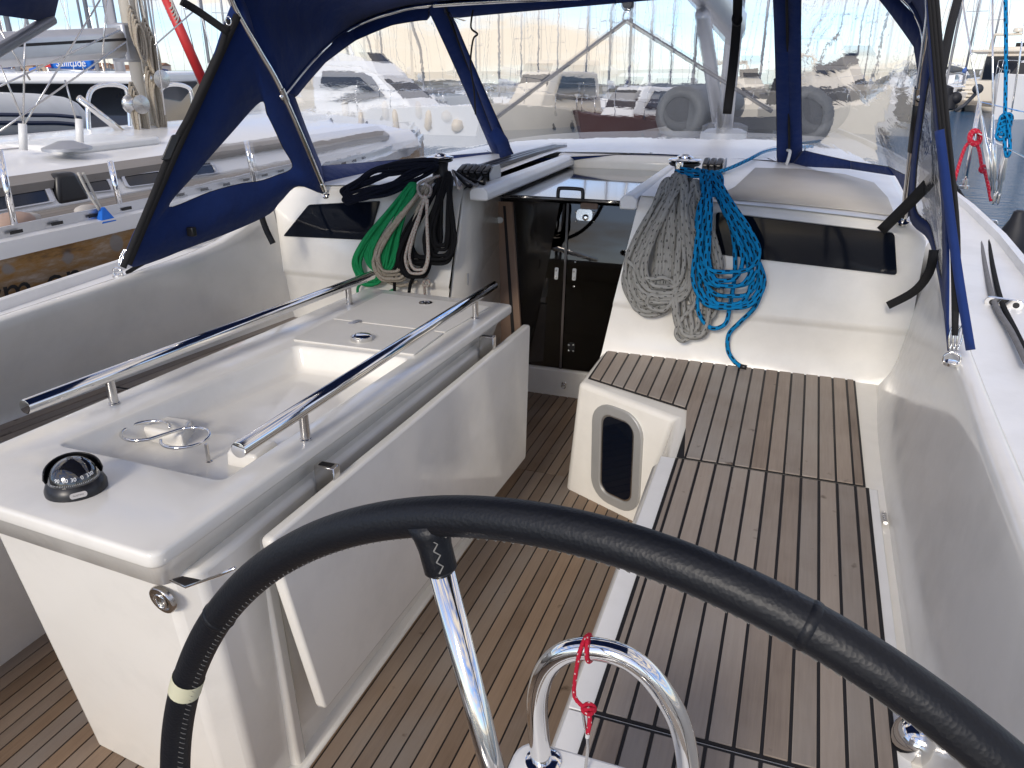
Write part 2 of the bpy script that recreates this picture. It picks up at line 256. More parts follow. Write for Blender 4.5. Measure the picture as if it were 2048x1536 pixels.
class MB:
    def __init__(s): s.v = []; s.f = []; s.uv = []; s.hasuv = False
    def face(s, idx, uv=None): s.f.append(tuple(idx)); s.uv.append(uv)
    def poly(s, pts):
        b = len(s.v); s.v += [Vector(p) for p in pts]; s.face(range(b, b+len(pts))); return s
    def box(s, a, b):
        x0, y0, z0 = a; x1, y1, z1 = b; i = len(s.v)
        s.v += [V(x, y, z) for z in (z0, z1) for y in (y0, y1) for x in (x0, x1)]
        for q in ((0, 2, 3, 1), (4, 5, 7, 6), (0, 1, 5, 4), (2, 6, 7, 3), (0, 4, 6, 2), (1, 3, 7, 5)): s.face([i+k for k in q])
        return s
    def loft(s, secs, closed=True, cap0=True, cap1=True):
        n = len(secs[0]); i = len(s.v)
        for q in secs: s.v += [Vector(p) for p in q]
        for a in range(len(secs)-1):
            for k in range(n if closed else n-1):
                s.face((i+a*n+k, i+a*n+(k+1) % n, i+(a+1)*n+(k+1) % n, i+(a+1)*n+k))
        if closed and cap0: s.face(range(i+n-1, i-1, -1))
        if closed and cap1: s.face(range(i+(len(secs)-1)*n, i+len(secs)*n))
        return s
    def prism(s, poly, off):
        """flat polygon given in 3-D, thickened by the vector off"""
        off = Vector(off); return s.loft([[Vector(p) for p in poly], [Vector(p)+off for p in poly]])
    def tube(s, pts, r, n=8, closed=False, caps=True, radii=None):
        pts = [Vector(p) for p in pts]; m = len(pts); s.hasuv = True
        tang = []
        for i in range(m):
            a = pts[(i-1) % m] if closed or i > 0 else pts[i]; b = pts[(i+1) % m] if closed or i < m-1 else pts[i]
            t = (b-a); tang.append(t.normalized() if t.length > 1e-9 else V(0, 0, 1))
        t0 = tang[0]; nn = t0.orthogonal().normalized(); base = len(s.v); ln = 0; lens = []
        for i in range(m):
            if i:
                q = tang[i-1].rotation_difference(tang[i]); nn = (q @ nn).normalized(); ln += (pts[i]-pts[i-1]).length
            lens.append(ln); bb = tang[i].cross(nn); rr = radii[i] if radii else r
            for k in range(n):
                a = 2*math.pi*k/n; s.v.append(pts[i]+(nn*math.cos(a)+bb*math.sin(a))*rr)
        for i in range(m if closed else m-1):
            j = (i+1) % m; l1 = lens[j] if j else ln+(pts[0]-pts[-1]).length
            for k in range(n):
                k2 = (k+1) % n
                s.face((base+i*n+k, base+i*n+k2, base+j*n+k2, base+j*n+k), ((k/n, lens[i]), ((k+1)/n, lens[i]), ((k+1)/n, l1), (k/n, l1)))
        if caps and not closed:
            s.face(range(base+n-1, base-1, -1)); s.face(range(base+(m-1)*n, base+m*n))
        return s
    def lathe(s, prof, c, axis=(0, 0, 1), n=24):
        """prof: list of (radius, height along axis)"""
        c = Vector(c); ax = Vector(axis).normalized(); e1 = ax.orthogonal().normalized(); e2 = ax.cross(e1)
        secs = [[c+ax*h+(e1*math.cos(2*math.pi*k/n)+e2*math.sin(2*math.pi*k/n))*max(r, 1e-4) for k in range(n)] for r, h in prof]
        return s.loft(secs)
    def ball(s, c, r, n=14, sc=(1, 1, 1)):
        c = Vector(c); i = len(s.v); rows = n//2+1
        for a in range(rows):
            th = math.pi*a/(rows-1)
            for b in range(n):
                ph = 2*math.pi*b/n; s.v.append(c+V(r*sc[0]*max(math.sin(th), 1e-3)*math.cos(ph), r*sc[1]*max(math.sin(th), 1e-3)*math.sin(ph), r*sc[2]*math.cos(th)))
        for a in range(rows-1):
            for b in range(n): s.face((i+a*n+b, i+(a+1)*n+b, i+(a+1)*n+(b+1) % n, i+a*n+(b+1) % n))
        return s
    def grid(s, fn, nu, nv):
        i = len(s.v)
        for a in range(nu+1):
            for b in range(nv+1): s.v.append(Vector(fn(a/nu, b/nv)))
        for a in range(nu):
            for b in range(nv):
                q = i+a*(nv+1)+b; s.face((q, q+nv+1, q+nv+2, q+1))
        return s
    def build(s, name, mat, parent=None, smooth=False, bevel=0, seg=2, solid=0, angle=35, sub=0):
        me = bpy.data.meshes.new(name); me.from_pydata([tuple(v) for v in s.v], [], s.f)
        if s.hasuv:
            ul = me.uv_layers.new(name='UVMap')
            for p, u in zip(me.polygons, s.uv):
                if u:
                    for li, q in zip(p.loop_indices, u): ul.data[li].uv = q
        bm = bmesh.new(); bm.from_mesh(me); bmesh.ops.recalc_face_normals(bm, faces=bm.faces); bm.to_mesh(me); bm.free()
        me.materials.append(MATS[mat]); o = bpy.data.objects.new(name, me); put(o, parent)
        if solid:
            md = o.modifiers.new('solid', 'SOLIDIFY'); md.thickness = solid; md.offset = 0
        if sub:
            md = o.modifiers.new('sub', 'SUBSURF'); md.levels = sub; md.render_levels = sub
        if bevel:
            md = o.modifiers.new('bevel', 'BEVEL'); md.width = bevel; md.segments = seg; md.limit_method = 'ANGLE'; md.angle_limit = R(angle); md.harden_normals = False
        if smooth or bevel:
            for p in me.polygons: p.use_smooth = True
            if smooth != 'all':
                try: me.set_sharp_from_angle(angle=R(40))
                except Exception: pass
        return o
def text_mesh(name, body, size, mat, parent, origin, ex, ey, depth=.0015, align='CENTER', shear=0):
    """lettering laid on a surface: origin is the text's anchor, ex/ey its reading and up directions"""
    cu = bpy.data.curves.new(name, 'FONT'); cu.body = body; cu.size = size; cu.extrude = depth; cu.align_x = align; cu.align_y = 'CENTER'; cu.shear = shear; cu.resolution_u = 3
    tmp = bpy.data.objects.new(name, cu); COL.objects.link(tmp); dg = bpy.context.evaluated_depsgraph_get()
    me = bpy.data.meshes.new_from_object(tmp.evaluated_get(dg)); bpy.data.objects.remove(tmp)
    ex = Vector(ex).normalized(); ey = Vector(ey); ey = (ey-ex*ey.dot(ex)).normalized(); ez = ex.cross(ey)
    M = Matrix((ex, ey, ez)).transposed().to_4x4(); M.translation = Vector(origin); me.transform(M)
    me.materials.clear(); me.materials.append(MATS[mat]); o = bpy.data.objects.new(name, me); return put(o, parent)

# ---------------------------------------------------------------- the yacht we stand on
CL = -.95                                            # its centreline
SZ = -.05                                            # cockpit sole
def BZ(Y): return .45+.043*(Y-2.5)                   # seat height, rising a little forward
def PB(x, y, dz=0): return PZ(x, y, .45+dz, .043)
WATER = -.50
yacht = empty('sailing_yacht', (CL, 3, SZ), 'white sailing yacht with cream cockpit and teak-laid seats, seen from its own wheel', 'sailboat')

# cockpit sole: one black-caulked bed, each teak plank its own piece
bed = MB().box((-2.06, -1.25, SZ-.03), (-.36, 3.74, SZ-.0035)).build('cockpit_sole', 'caulk', yacht)
x = -2.045; i = 0; PW = .0468
while x < -.38:
    y0 = -1.2
    for (a, b) in ((-1.2, 2.856+.0), (2.860, 3.735)):
        MB().box((x+.0025, a, SZ-.02), (x+PW-.0025, b, SZ)).build('plank', 'teak_sole', bed)
    x += PW
# starboard seat moulding
T0, T1, T2 = PB(1157, 764), PB(1350, 836), PB(1322, 930)
lx = -.315
top = [T0, T1, V(lx+.035, 2.26, BZ(2.26)), V(lx, 2.20, BZ(2.2)), V(lx+.02, -.9, BZ(-.9)), V(.40, -.9, BZ(-.9)), V(.40, 3.2, BZ(3.2)), V(T0.x+.02, 3.2, BZ(3.2))]
A0, A1 = PZ(1131, 975, SZ), PZ(1272, 1045, SZ)
bot = [V(A0.x, A0.y, SZ-.02), V(A1.x, A1.y, SZ-.02), V(A1.x+.005, 2.3, SZ-.02), V(A1.x+.01, 2.1, SZ-.02), V(-.40, -.9, SZ-.02), V(.40, -.9, SZ-.02), V(.40, 3.2, SZ-.02), V(A0.x, 3.2, SZ-.02)]
bench = MB().loft([bot, [p-V(0, 0, .002) for p in top]]).build('cockpit_seat', 'gelcoat', yacht, bevel=.022, seg=4, smooth=True, angle=20)
def seat_planks(parent, xs, fy0, fy1, zf, mat, th=.007):
    for a, b in zip(xs[:-1], xs[1:]):
        a2, b2 = a+.0035, b-.0035
        pts = [V(a2, fy0(a2), zf(fy0(a2))), V(b2, fy0(b2), zf(fy0(b2))), V(b2, fy1(b2), zf(fy1(b2))), V(a2, fy1(a2), zf(fy1(a2)))]
        MB().prism(pts, (0, 0, th)).build('plank', mat, parent, bevel=.0012, seg=1)
E0, E1 = PB(1180, 757), PB(1385, 822)
def front(x): return E0.y+(x-E0.x)*(E1.y-E0.y)/(E1.x-E0.x) if x < E1.x+.002 else 2.252
MB().prism([V(E0.x-.006, E0.y-.006, BZ(E0.y)), V(E1.x-.004, E1.y-.008, BZ(E1.y)), V(-.252, 2.25, BZ(2.25)), V(.306, 2.25, BZ(2.25)), V(.306, 3.045, BZ(3.045)), V(E0.x-.002, 3.055, BZ(3.055))], (0, 0, .0035)).build('caulking', 'caulk', bench)
xs = [E0.x]+[-.623+.0498*k for k in range(19)]; xs = [v for v in xs if v < .285]+[.302]
seat_planks(bench, xs, front, lambda x: 3.048, BZ, 'teak_bench')
# hinged lid of the aft locker and the planks on it, then the seat running on aft
xl = [-.247, -.228]+[-.178+.0504*k for k in range(10)]; xl = [v for v in xl if v < .29]+[.308]
for (a, b) in ((1.171, 2.238), (-.8, 1.167)):
    lid = MB().prism([V(-.30, a, BZ(a)), V(.338, a, BZ(a)), V(.338, b, BZ(b)), V(-.30, b, BZ(b))], (0, 0, .004)).build('locker_lid', 'deck_white', bench, bevel=.003, seg=2)
    MB().prism([V(-.253, a+.0005, BZ(a)), V(.314, a+.0005, BZ(a)), V(.314, b-.0005, BZ(b)), V(-.253, b-.0005, BZ(b))], (0, 0, .0062)).build('caulking', 'caulk', bench)
    seat_planks(bench, xl, lambda x, a=a: a+.0075, lambda x, b=b: b-.0075, BZ, 'teak_bench', .0092)
hg = MB(); p = PB(1752, 1040, .0)
for k in range(5): hg.lathe([(.006, 0), (.0065, .001), (.0065, .0085), (.006, .0095)], (.345, p.y-.03+k*.0105, BZ(p.y)+.012), (0, 1, 0), 10)
hg.build('hinge', 'steel', bench, smooth=True)
# long window in the front of the seat, in a grey frame
fn = (A1-A0).cross(V(0, 0, 1)).normalized()
if fn.dot(EYE-A0) < 0: fn = -fn
ftop0, ftop1 = T0, T1
fx = (A1-A0).normalized(); fz = ((T0+T1)/2-(A0+A1)/2); fz = (fz-fx*fz.dot(fx)).normalized(); fn = fx.cross(fz)
if fn.dot(EYE-A0) < 0: fn = -fn
def onface(x, y, lift=0): return PP(x, y, A0+fn*lift, fn)
def rrect(c, ex, ey, w, h, r, n=6):
    out = []
    for qx, qy, a0 in ((1, 1, 0), (-1, 1, 90), (-1, -1, 180), (1, -1, 270)):
        for k in range(n+1):
            a = R(a0+90*k/n); out.append(c+ex*(qx*(w/2-r)+r*math.cos(a))+ey*(qy*(h/2-r)+r*math.sin(a)))
    return out
c = onface(1233, 916); wl = (onface(1282, 930)-onface(1184, 900)).dot(fx); hl = abs((onface(1240, 820)-onface(1225, 1012)).dot(fz))
def ring_part(mb, o, i_, lift0, lift1, n_):
    """a raised frame between outline o and opening i_"""
    n = len(o); b = len(mb.v); mb.v += [p+n_*lift0 for p in o]+[p+n_*lift1 for p in o]+[p+n_*lift1 for p in i_]+[p+n_*lift0 for p in i_]
    for k in range(n):
        k2 = (k+1) % n
        for s in range(3): mb.face((b+s*n+k, b+s*n+k2, b+(s+1)*n+k2, b+(s+1)*n+k))
ro = rrect(c, fx, fz, wl, hl, wl*.38); ri = rrect(c+fx*.004, fx, fz, wl*.66, hl*.81, wl*.20); rg = rrect(c+fx*.004, fx, fz, wl*.60, hl*.78, wl*.17)
m = MB(); ring_part(m, ro, ri, -.01, .010, fn); m.build('window_frame', 'frame_silver', bench, bevel=.004, seg=3, smooth=True)
m = MB(); ring_part(m, ri, rg, -.012, .004, fn); m.build('window_liner', 'steel_dull', bench, smooth=True)
MB().prism([p+fn*-.003 for p in rrect(c+fx*.004, fx, fz, wl*.67, hl*.82, wl*.20)], fn*.005).build('window_pane', 'smoked_glass', bench)
# drain cap low on the seat side
dp = PX(1232, 1154, -.402); MB().lathe([(.001, .0), (.009, 0), (.010, .003), (.006, .004), (.005, .002), (.001, .002)], dp, (-1, 0, .15), 16).build('drain_cap', 'white_plastic', bench, smooth=True)

# port seat
pb = [V(-2.06, -.9), V(-2.04, 2.95), V(-2.04, 3.2), V(-2.5, 3.2), V(-2.5, -.9)]
def PBZ(Y): return .47-.01*(Y-2.5)
pbase = -2.045
port_bench = MB().loft([[V(pbase, -.9, SZ-.02), V(pbase, 3.2, SZ-.02), V(-2.5, 3.2, SZ-.02), V(-2.5, -.9, SZ-.02)], [V(pbase+.06, -.9, PBZ(-.9)), V(pbase+.16, 3.2, PBZ(3.2)), V(-2.5, 3.2, PBZ(3.2)), V(-2.5, -.9, PBZ(-.9))]]).build('cockpit_seat', 'gelcoat', yacht, bevel=.022, seg=3, smooth=True, angle=20)
q0, q1 = PZ(0, 857, .47), PZ(575, 637, .47)
def pout(y): return q0.x+(y-q0.y)*(q1.x-q0.x)/(q1.y-q0.y)
for (a, b) in ((-.8, 2.02), (2.03, 3.03)):
    MB().prism([V(pbase+.10, a, PBZ(a)), V(pbase+.15, b, PBZ(b)), V(pout(b)+.002, b, PBZ(b)), V(pout(a)+.002, a, PBZ(a))], (0, 0, .0035)).build('caulking', 'caulk', port_bench)
    for k in range(9):
        o0, o1 = .006+k*.048, .006+(k+1)*.048
        pts = [V(pout(a)+o0+.003, a+.004, PBZ(a)), V(pout(a)+o1-.003, a+.004, PBZ(a)), V(pout(b)+o1-.003, b-.004, PBZ(b)), V(pout(b)+o0+.003, b-.004, PBZ(b))]
        if pts[1].x > pbase+.12: continue
        MB().prism(pts, (0, 0, .007)).build('plank', 'teak_bench', port_bench, bevel=.0012, seg=1)

# coamings
def coaming(st):
    m = MB(); return m.loft(st, closed=False)
st = []
for Y, rx, rz in ((-1.2, .40, .87), (.4, .41, .875), (1.27, .418, .88), (1.75, .434, .88), (2.28, .452, .885), (2.62, .472, .90), (2.86, .486, .935), (3.0, .490, .965), (3.09, .488, .99), (3.2, .48, 1.0)):
    b = BZ(Y); dk = .75
    f_ = min(1, max(0, (Y-2.5)/.55))**2*2.2
    tw = .042
    st.append([V(.342, Y, b-.05), V(.352, Y, b-.035), V(.356+.02*f_, Y, b+.0), V(.366+.02*f_, Y, b+.03), V(.378+.03*f_, Y, b+.07), V(rx-.018, Y, rz-.10), V(rx-.004, Y, rz-.012), V(rx+.006, Y, rz), V(rx+tw, Y, rz+.002), V(rx+tw+.010, Y, rz-.006), V(rx+tw+.026, Y, dk+.04), V(rx+tw+.045, Y, dk+.008), V(rx+tw+.08, Y, dk)])
coaming(st).build('coaming', 'gelcoat', yacht, smooth='all', sub=1)
st = []
for Y in (-1.2, .4, 1.2, 1.6, 2.06, 2.4, 2.7, 2.95, 3.08):
    b = PBZ(Y); rx = -2.238-.0455*(Y-1.6); rz = .88 if Y < 2.6 else .88+.12*((Y-2.6)/.48)**1.5; xo = pout(Y)-.004
    st.append([V(xo+.02, Y, b-.01), V(xo+.004, Y, b+.004), V(xo-.004, Y, b+.02), V(xo*.5+rx*.5-.0, Y, (b+rz)/2), V(rx+.004, Y, rz-.012), V(rx-.006, Y, rz), V(rx-.052, Y, rz), V(rx-.062, Y, rz-.008), V(rx-.075, Y, .78), V(rx-.10, Y, .752), V(rx-.14, Y, .75)])
coaming(st).build('coaming', 'gelcoat', yacht, smooth='all', sub=1)
def CLY(Y): return CL+.07*max(0, Y-3.1)               # the bow lies a little to starboard of the seat's run
MB().loft([[V(-2.5, -1.32, z), V(.45, -1.32, z), V(.45, -1.32+d_, z), V(-2.5, -1.32+d_, z)] for z, d_ in ((SZ-.02, .12), (.42, .12), (.52, .06))]).build('transom', 'gelcoat', yacht, bevel=.03, seg=3, smooth=True)
for xa_, xb_ in ((-2.45, -1.45), (-.45, .38)): MB().box((xa_, -1.25, .44), (xb_, -.72, .50)).build('helm_seat', 'gelcoat', yacht, bevel=.02, seg=3, smooth=True)
# side decks, rubbing strake and hull sides down to the water
def sheer(Y): # half beam of the deck edge
    t = (Y-1.0)/10.5; return 1.77 - .06*max(0, (1.0-Y)/2.2) if Y < 1 else 1.77+.30*math.sin(min(1, t*2.2)*math.pi/2)*(1-t)-1.77*max(0, t)**2.6
def deckz(Y): return .75+.016*max(0, Y-2)+.004*max(0, Y-2)**1.5
Ys = [-1.2, -.4, .4, 1.2, 2, 2.8, 3.6, 4.4, 5.2, 6, 6.8, 7.6, 8.4, 9.2, 10, 10.7, 11.2, 11.45]
def cabhalf(Y): return 1.40 if Y < 3.2 else max(.15, 1.40-.045*(Y-3.2)-.012*(Y-3.2)**2)
for sgn in (1, -1):
    secs = []; hull = []; rail = []
    for Y in Ys:
        s = max(.02, sheer(Y)); inn = min(1.42 if Y < 3.3 else cabhalf(Y)+.02, s-.01) if Y < 9.5 else .0
        if sgn > 0 and Y < 3.2: inn = 1.45
        z = deckz(Y)
        secs.append([V(CLY(Y)+sgn*inn, Y, z), V(CLY(Y)+sgn*(inn*.5+s*.5), Y, z-.004), V(CLY(Y)+sgn*s, Y, z-.012)])
        hull.append([V(CLY(Y)+sgn*s, Y, z-.012), V(CLY(Y)+sgn*(s+.01), Y, z-.05), V(CLY(Y)+sgn*s*.97, Y, .2), V(CLY(Y)+sgn*s*.82, Y, WATER-.1)])
        rail.append((CLY(Y)+sgn*(s-.02), Y, z))
    MB().loft(secs, closed=False).build('side_deck', 'deck_white', yacht, smooth='all')
    MB().loft(hull, closed=False).build('hull_side', 'white_paint', yacht, smooth='all')
    MB().loft([[V(x_-.016, y_, z_-.012), V(x_-.016, y_, z_+.03), V(x_+.016, y_, z_+.03), V(x_+.016, y_, z_-.012)] for x_, y_, z_ in rail]).build('toe_rail', 'deck_white', yacht, smooth=True)
    MB().loft([[V(x_+sgn*.02, y_, z_-.075), V(x_+sgn*.02, y_, z_-.03), V(x_+sgn*.055, y_, z_-.03), V(x_+sgn*.055, y_, z_-.075)] for x_, y_, z_ in rail]).build('rubbing_strake', 'grey_paint', yacht, smooth=True)

# cabin: coachroof, its aft bulkheads with the long dark windows, companionway
def roofz(X, Y): return 1.125+.012*(Y-3.1)-.052*((X-CLY(Y))/1.35)**2 - .022*max(0, Y-5.0)**2
def wallY(z): return 3.045 if z < .67 else 3.06+.10*(z-.67)
def hx(z): return -.69+.17*(z-.48)                  # starboard edge of the companionway
def hp(z): return -1.40+.12*(z-.65)                 # port edge
YF = 8.6
def roof_strip(x0, x1, y0, y1, nx, ny): return MB().grid(lambda u, v: (lambda X, Y: V(X, Y, roofz(X, Y)))(x0(y0+(y1-y0)*v)+(x1(y0+(y1-y0)*v)-x0(y0+(y1-y0)*v))*u, y0+(y1-y0)*v), nx, ny)
edge = lambda Y: CLY(Y)+cabhalf(Y)-.05; edgep = lambda Y: CLY(Y)-cabhalf(Y)+.05
y0r = wallY(1.12)+.012
m = roof_strip(lambda Y: hx(1.12), edge, y0r, 4.5, 12, 8); r1 = m
n_ = roof_strip(edgep, lambda Y: hp(1.12), y0r, 4.5, 12, 8); n3 = roof_strip(edgep, edge, 4.5, YF, 20, 12)
for q in (n_, n3):
    b = len(m.v); m.v += q.v
    for fc in q.f: m.face([b+k for k in fc])
roof = m.build('coachroof', 'deck_white', yacht, smooth='all')
for sgn in (1, -1):
    secs = []
    for Y in [y0r, 3.4, 3.8, 4.4, 5.2, 6, 6.8, 7.6, YF]:
        e = CLY(Y)+sgn*(cabhalf(Y)-.05); zr = roofz(e, Y)
        dk = deckz(Y)+.002; so = cabhalf(Y)+.03
        secs.append([V(e, Y, zr), V(CLY(Y)+sgn*(cabhalf(Y)-.015), Y, zr-.012), V(CLY(Y)+sgn*(cabhalf(Y)+.0), Y, zr-.05), V(CLY(Y)+sgn*so, Y, dk)])
    MB().loft(secs, closed=False).build('cabin_side', 'deck_white', yacht, smooth='all', sub=1)
# bulkhead faces: profile rows from the seat up, then rolled over on to the roof
def bulk(xa, xb, name, sgn):
    rows = []
    for z, dy in (((SZ-.02, -.02),) if sgn < 0 else ())+((.42, -.02), (.455, -.012), (.47, 0.0), (.645, .010), (.664, .010), (.676, -.004), (.688, -.016), (.705, -.014), (1.06, 0), (1.095, .006), (1.115, .018), (1.125, .045)):
        a, b = xa(z), xb(z); row = []
        for k in range(13):
            X = a+(b-a)*k/12; drop = .052*((X-CL)/1.35)**2*max(0, (z-.7)/.425)
            row.append(V(X, wallY(z)+dy, z-drop))
        rows.append(row)
    return MB().loft(rows, closed=False).build(name, 'gelcoat', yacht, smooth='all')
xo = lambda z: .46
bs = bulk(hx, xo, 'bulkhead', 1); bp_ = bulk(lambda z: -2.36, hp, 'bulkhead', -1)
def rounded(pts, r=.02, n=4):
    out = []; m = len(pts)
    for i in range(m):
        a, b, c_ = pts[i-1], pts[i], pts[(i+1) % m]; d1 = (a-b).normalized(); d2 = (c_-b).normalized()
        for k in range(n+1):
            t = k/n; out.append((b+d1*r)*(1-t)**2+b*2*t*(1-t)+(b+d2*r)*t*t)
    return out
def win(pxs, parent, r):
    pts = [PY(x, y, 3.054-.10*.67, .10) for x, y in pxs]
    MB().prism([p+V(0, -.006, 0) for p in rounded(pts, r)], (0, .02, 0)).build('window_pane', 'smoked_glass', parent, bevel=.002, seg=1)
    return pts
win([(1432, 424), (1789, 466), (1794, 550), (1432, 508)], bs, .014)
ctr = [PY(x, y, 3.046-.10*.67, .10) for x, y in ((1530, 466), (1674, 484), (1674, 503), (1530, 490))]
MB().prism(rounded(ctr, .004), (0, .004, 0)).build('opening_vent', 'smoked_glass', bs)
win([(618, 409), (760, 402), (738, 480), (567, 472)], bp_, .012)
# the roof's fawn non-slip panel to starboard
def onroof(x, y, lift=.004):
    z = 1.12
    for _ in range(12):
        p = PZ(x, y, z); z = roofz(p.x, p.y)+lift
    return PZ(x, y, z)
nsp = [(1428, 396), (1470, 374), (1510, 336), (1600, 338), (1690, 349), (1748, 366), (1775, 395), (1790, 432), (1700, 420), (1560, 406)]
tri = MB(); pts = [onroof(x, y) for x, y in nsp]; cc = sum(pts, V(0, 0, 0))/len(pts); cc.z = roofz(cc.x, cc.y)+.004
tri.v = pts+[cc]; [tri.face((k, (k+1) % len(pts), len(pts))) for k in range(len(pts))]; tri.build('nonslip_panel', 'nonskid', roof, smooth='all', solid=.004)

# companionway: return walls, sill, slanting acrylic doors, hatch between two white rails
def doorY(z): return 3.72+.16*(z-.10)            # the doors lean forward at the top
DT = .950
def ret(fx_, name):
    pts = [V(fx_(z), wallY(z)+.02, z) for z in (SZ, .45, .8, 1.1)]+[V(fx_(1.1)-.0, doorY(1.06)+.12, 1.1), V(fx_(.5), doorY(.5)+.06, .5), V(fx_(SZ), doorY(SZ)+.06, SZ)]
    return MB().prism(pts, (.012 if fx_ is hx else -.012, 0, 0)).build(name, 'gelcoat', yacht, smooth=False)
ret(hx, 'companionway_side')
MB().box((-1.50, 3.70, SZ-.02), (-.56, 3.90, .10)).build('companionway_sill', 'gelcoat', yacht, bevel=.012, seg=3, smooth=True)
e1 = PY(1128, 770, 3.70); MB().lathe([(.012, 0), (.013, .004), (.008, .006)], e1+V(0, 0, .008), (0, -1, 0), 16).build('pad_eye', 'steel', yacht, smooth=True)
rg_ = MB(); rg_.tube([e1+V(.010*math.cos(a), -.010, -.004+.012*math.sin(a)) for a in [k*math.pi/8 for k in range(16)]], .0028, 8, closed=True); rg_.build('pad_eye_ring', 'steel', yacht, smooth='all')
dn = V(0, -1, .16).normalized()
def dp_(X, z, lift=0): return V(X, doorY(z), z)+dn*lift
def door(xa0, xa1, xb0, xb1, label=None):
    """xa bottom, xb top"""
    return MB().prism([dp_(xa0, .10), dp_(xa1, .10), dp_(xb1, DT), dp_(xb0, DT)], -dn*.010).build('companionway_door', 'door_acrylic', yacht, bevel=.0015, seg=1)
def dpx(x, y, lift=.0): # pixel on the door plane
    return PP(x, y, dp_(0, .5, lift), dn)
xt_, xb_ = dpx(995, 404).x, dpx(1005, 742).x
zs_ = (SZ, .25, .5, .75, .95, 1.1)
MB().loft([[V(hp(z), wallY(z)+.02, z) for z in zs_], [V(xb_+(xt_-xb_)*(z-.1)/.85, doorY(z)+.03, z) for z in zs_]], closed=False).build('companionway_side', 'gelcoat', yacht, smooth='all', solid=.012)
gx = dpx(1128, 567).x; gxt, gxb = dpx(1135.5, 410).x, dpx(1121.5, 725).x
d1 = door(dpx(1030, 730).x, gxb-.004, dpx(1005, 405).x, gxt-.004); d2 = door(gxb+.002, hx(.1)+.10, gxt+.002, hx(1.0)+.10)
plain('grey_strip', (.10, .085, .08), .15)
def plate(px, py, w, h, parent, mat='steel_dull', name='plate', th=.004):
    c_ = dpx(px, py); ex = V(1, 0, 0); ey = dn.cross(ex)*-1; ey = ey if ey.z > 0 else -ey
    return MB().prism(rrect(c_, ex, ey, w, h, min(w, h)*.3, 3), dn*th).build(name, mat, parent, bevel=.001, seg=1, smooth=True)
plate(1113, 547, .020, .062, d1, 'white_plastic', 'handle'); plate(1148.5, 549, .020, .062, d2, 'white_plastic', 'handle')
plate(1169, 430, .085, .058, d2, 'steel_dull', 'lock_plate'); plate(1179, 412, .09, .030, d2, 'knob_brown', 'catch', .012); plate(1143, 693, .036, .046, d2, 'black_plastic', 'hinge')
for px_, py_2 in ((1152, 424), (1188, 425), (1152, 442), (1188, 443), (1151, 524), (1148, 573), (1138, 690), (1147, 690), (1138, 701), (1147, 702), (1113, 541), (1113, 553), (1148.5, 543), (1148.5, 555)):
    MB().lathe([(.005, .004), (.005, .0065), (.003, .008)], dpx(px_, py_2), dn, 10).build('screw', 'steel', d2 if px_ > 1120 else d1, smooth=True)
MB().lathe([(.016, .004), (.016, .009), (.012, .012), (.004, .012)], dpx(1171.5, 435), dn, 18).build('lock_barrel', 'steel', d2, smooth=True)
MB().prism([dp_(gxb-.004, .10, .006), dp_(gxb+.009, .10, .006), dp_(gxt+.009, DT, .006), dp_(gxt-.004, DT, .006)], dn*.004).build('door_edge_strip', 'grey_strip', d2, bevel=.001, seg=1)
# pinkish jamb on the port side with a clear latch
MB().prism([dpx(x_, y_, .02) for x_, y_ in ((1000, 745), (1047, 738), (1024, 404), (984, 402))], -dn*.018).build('door_jamb', 'bulkhead_wood', yacht, bevel=.002, seg=1)
MB().prism([dpx(x_, y_, .0225) for x_, y_ in ((1027, 735), (1034, 735), (1011, 412), (1006, 412))], -dn*.006).build('jamb_groove', 'caulk', yacht)
lt = dpx(990, 440, .03); MB().prism(rrect(lt, V(.9, .4, 0).normalized(), V(0, 0, 1), .085, .034, .015), V(.3, -.9, 0)*.012).build('door_latch', 'clear_plastic', yacht, bevel=.004, seg=2, smooth=True)
v0 = PX(935, 558, hp(.7)+.002); MB().box((v0.x-.001, v0.y-.006, v0.z-.028), (v0.x+.005, v0.y+.006, v0.z+.028)).build('light_strip', 'white_plastic', yacht, bevel=.002, seg=1)
# dim saloon behind the doors
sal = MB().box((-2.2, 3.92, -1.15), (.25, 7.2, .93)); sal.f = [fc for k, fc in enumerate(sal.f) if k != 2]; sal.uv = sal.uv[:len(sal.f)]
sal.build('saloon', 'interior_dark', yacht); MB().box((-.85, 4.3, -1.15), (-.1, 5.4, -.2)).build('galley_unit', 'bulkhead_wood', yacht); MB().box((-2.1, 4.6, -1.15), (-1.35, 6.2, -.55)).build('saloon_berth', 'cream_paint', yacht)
# sliding hatch
hz = 1.045
hatch = MB().box((-1.29, 3.345, hz), (-.575, 4.42, hz+.014)).build('sliding_hatch', 'hatch_acrylic', yacht, bevel=.003, seg=1)
ha, hb = PY(1116, 390, 3.40), PY(1166, 390, 3.40)
hm = MB(); hm.tube(catmull([V(ha.x, 3.40, hz+.01), V(ha.x+.002, 3.40, hz+.036), V(ha.x+.014, 3.40, hz+.046), V(hb.x-.014, 3.40, hz+.046), V(hb.x-.002, 3.40, hz+.036), V(hb.x, 3.40, hz+.01)], 5), .0085, 10); hm.build('grab_handle', 'black_plastic', hatch, smooth='all')
for xr, w_ in ((-1.262, .085), (-.622, .07)):
    MB().loft([[V(xr-w_/2, y, 1.068), V(xr-w_/2, y, 1.108), V(xr-w_/2+.02, y, 1.126), V(xr+w_/2-.018, y, 1.124), V(xr+w_/2, y, 1.106), V(xr+w_/2, y, 1.074), V(xr+w_/2-.01, y, 1.068)] for y in (3.085, 3.1, 4.55)]).build('hatch_rail', 'deck_white', yacht, bevel=.006, seg=2, smooth=True)
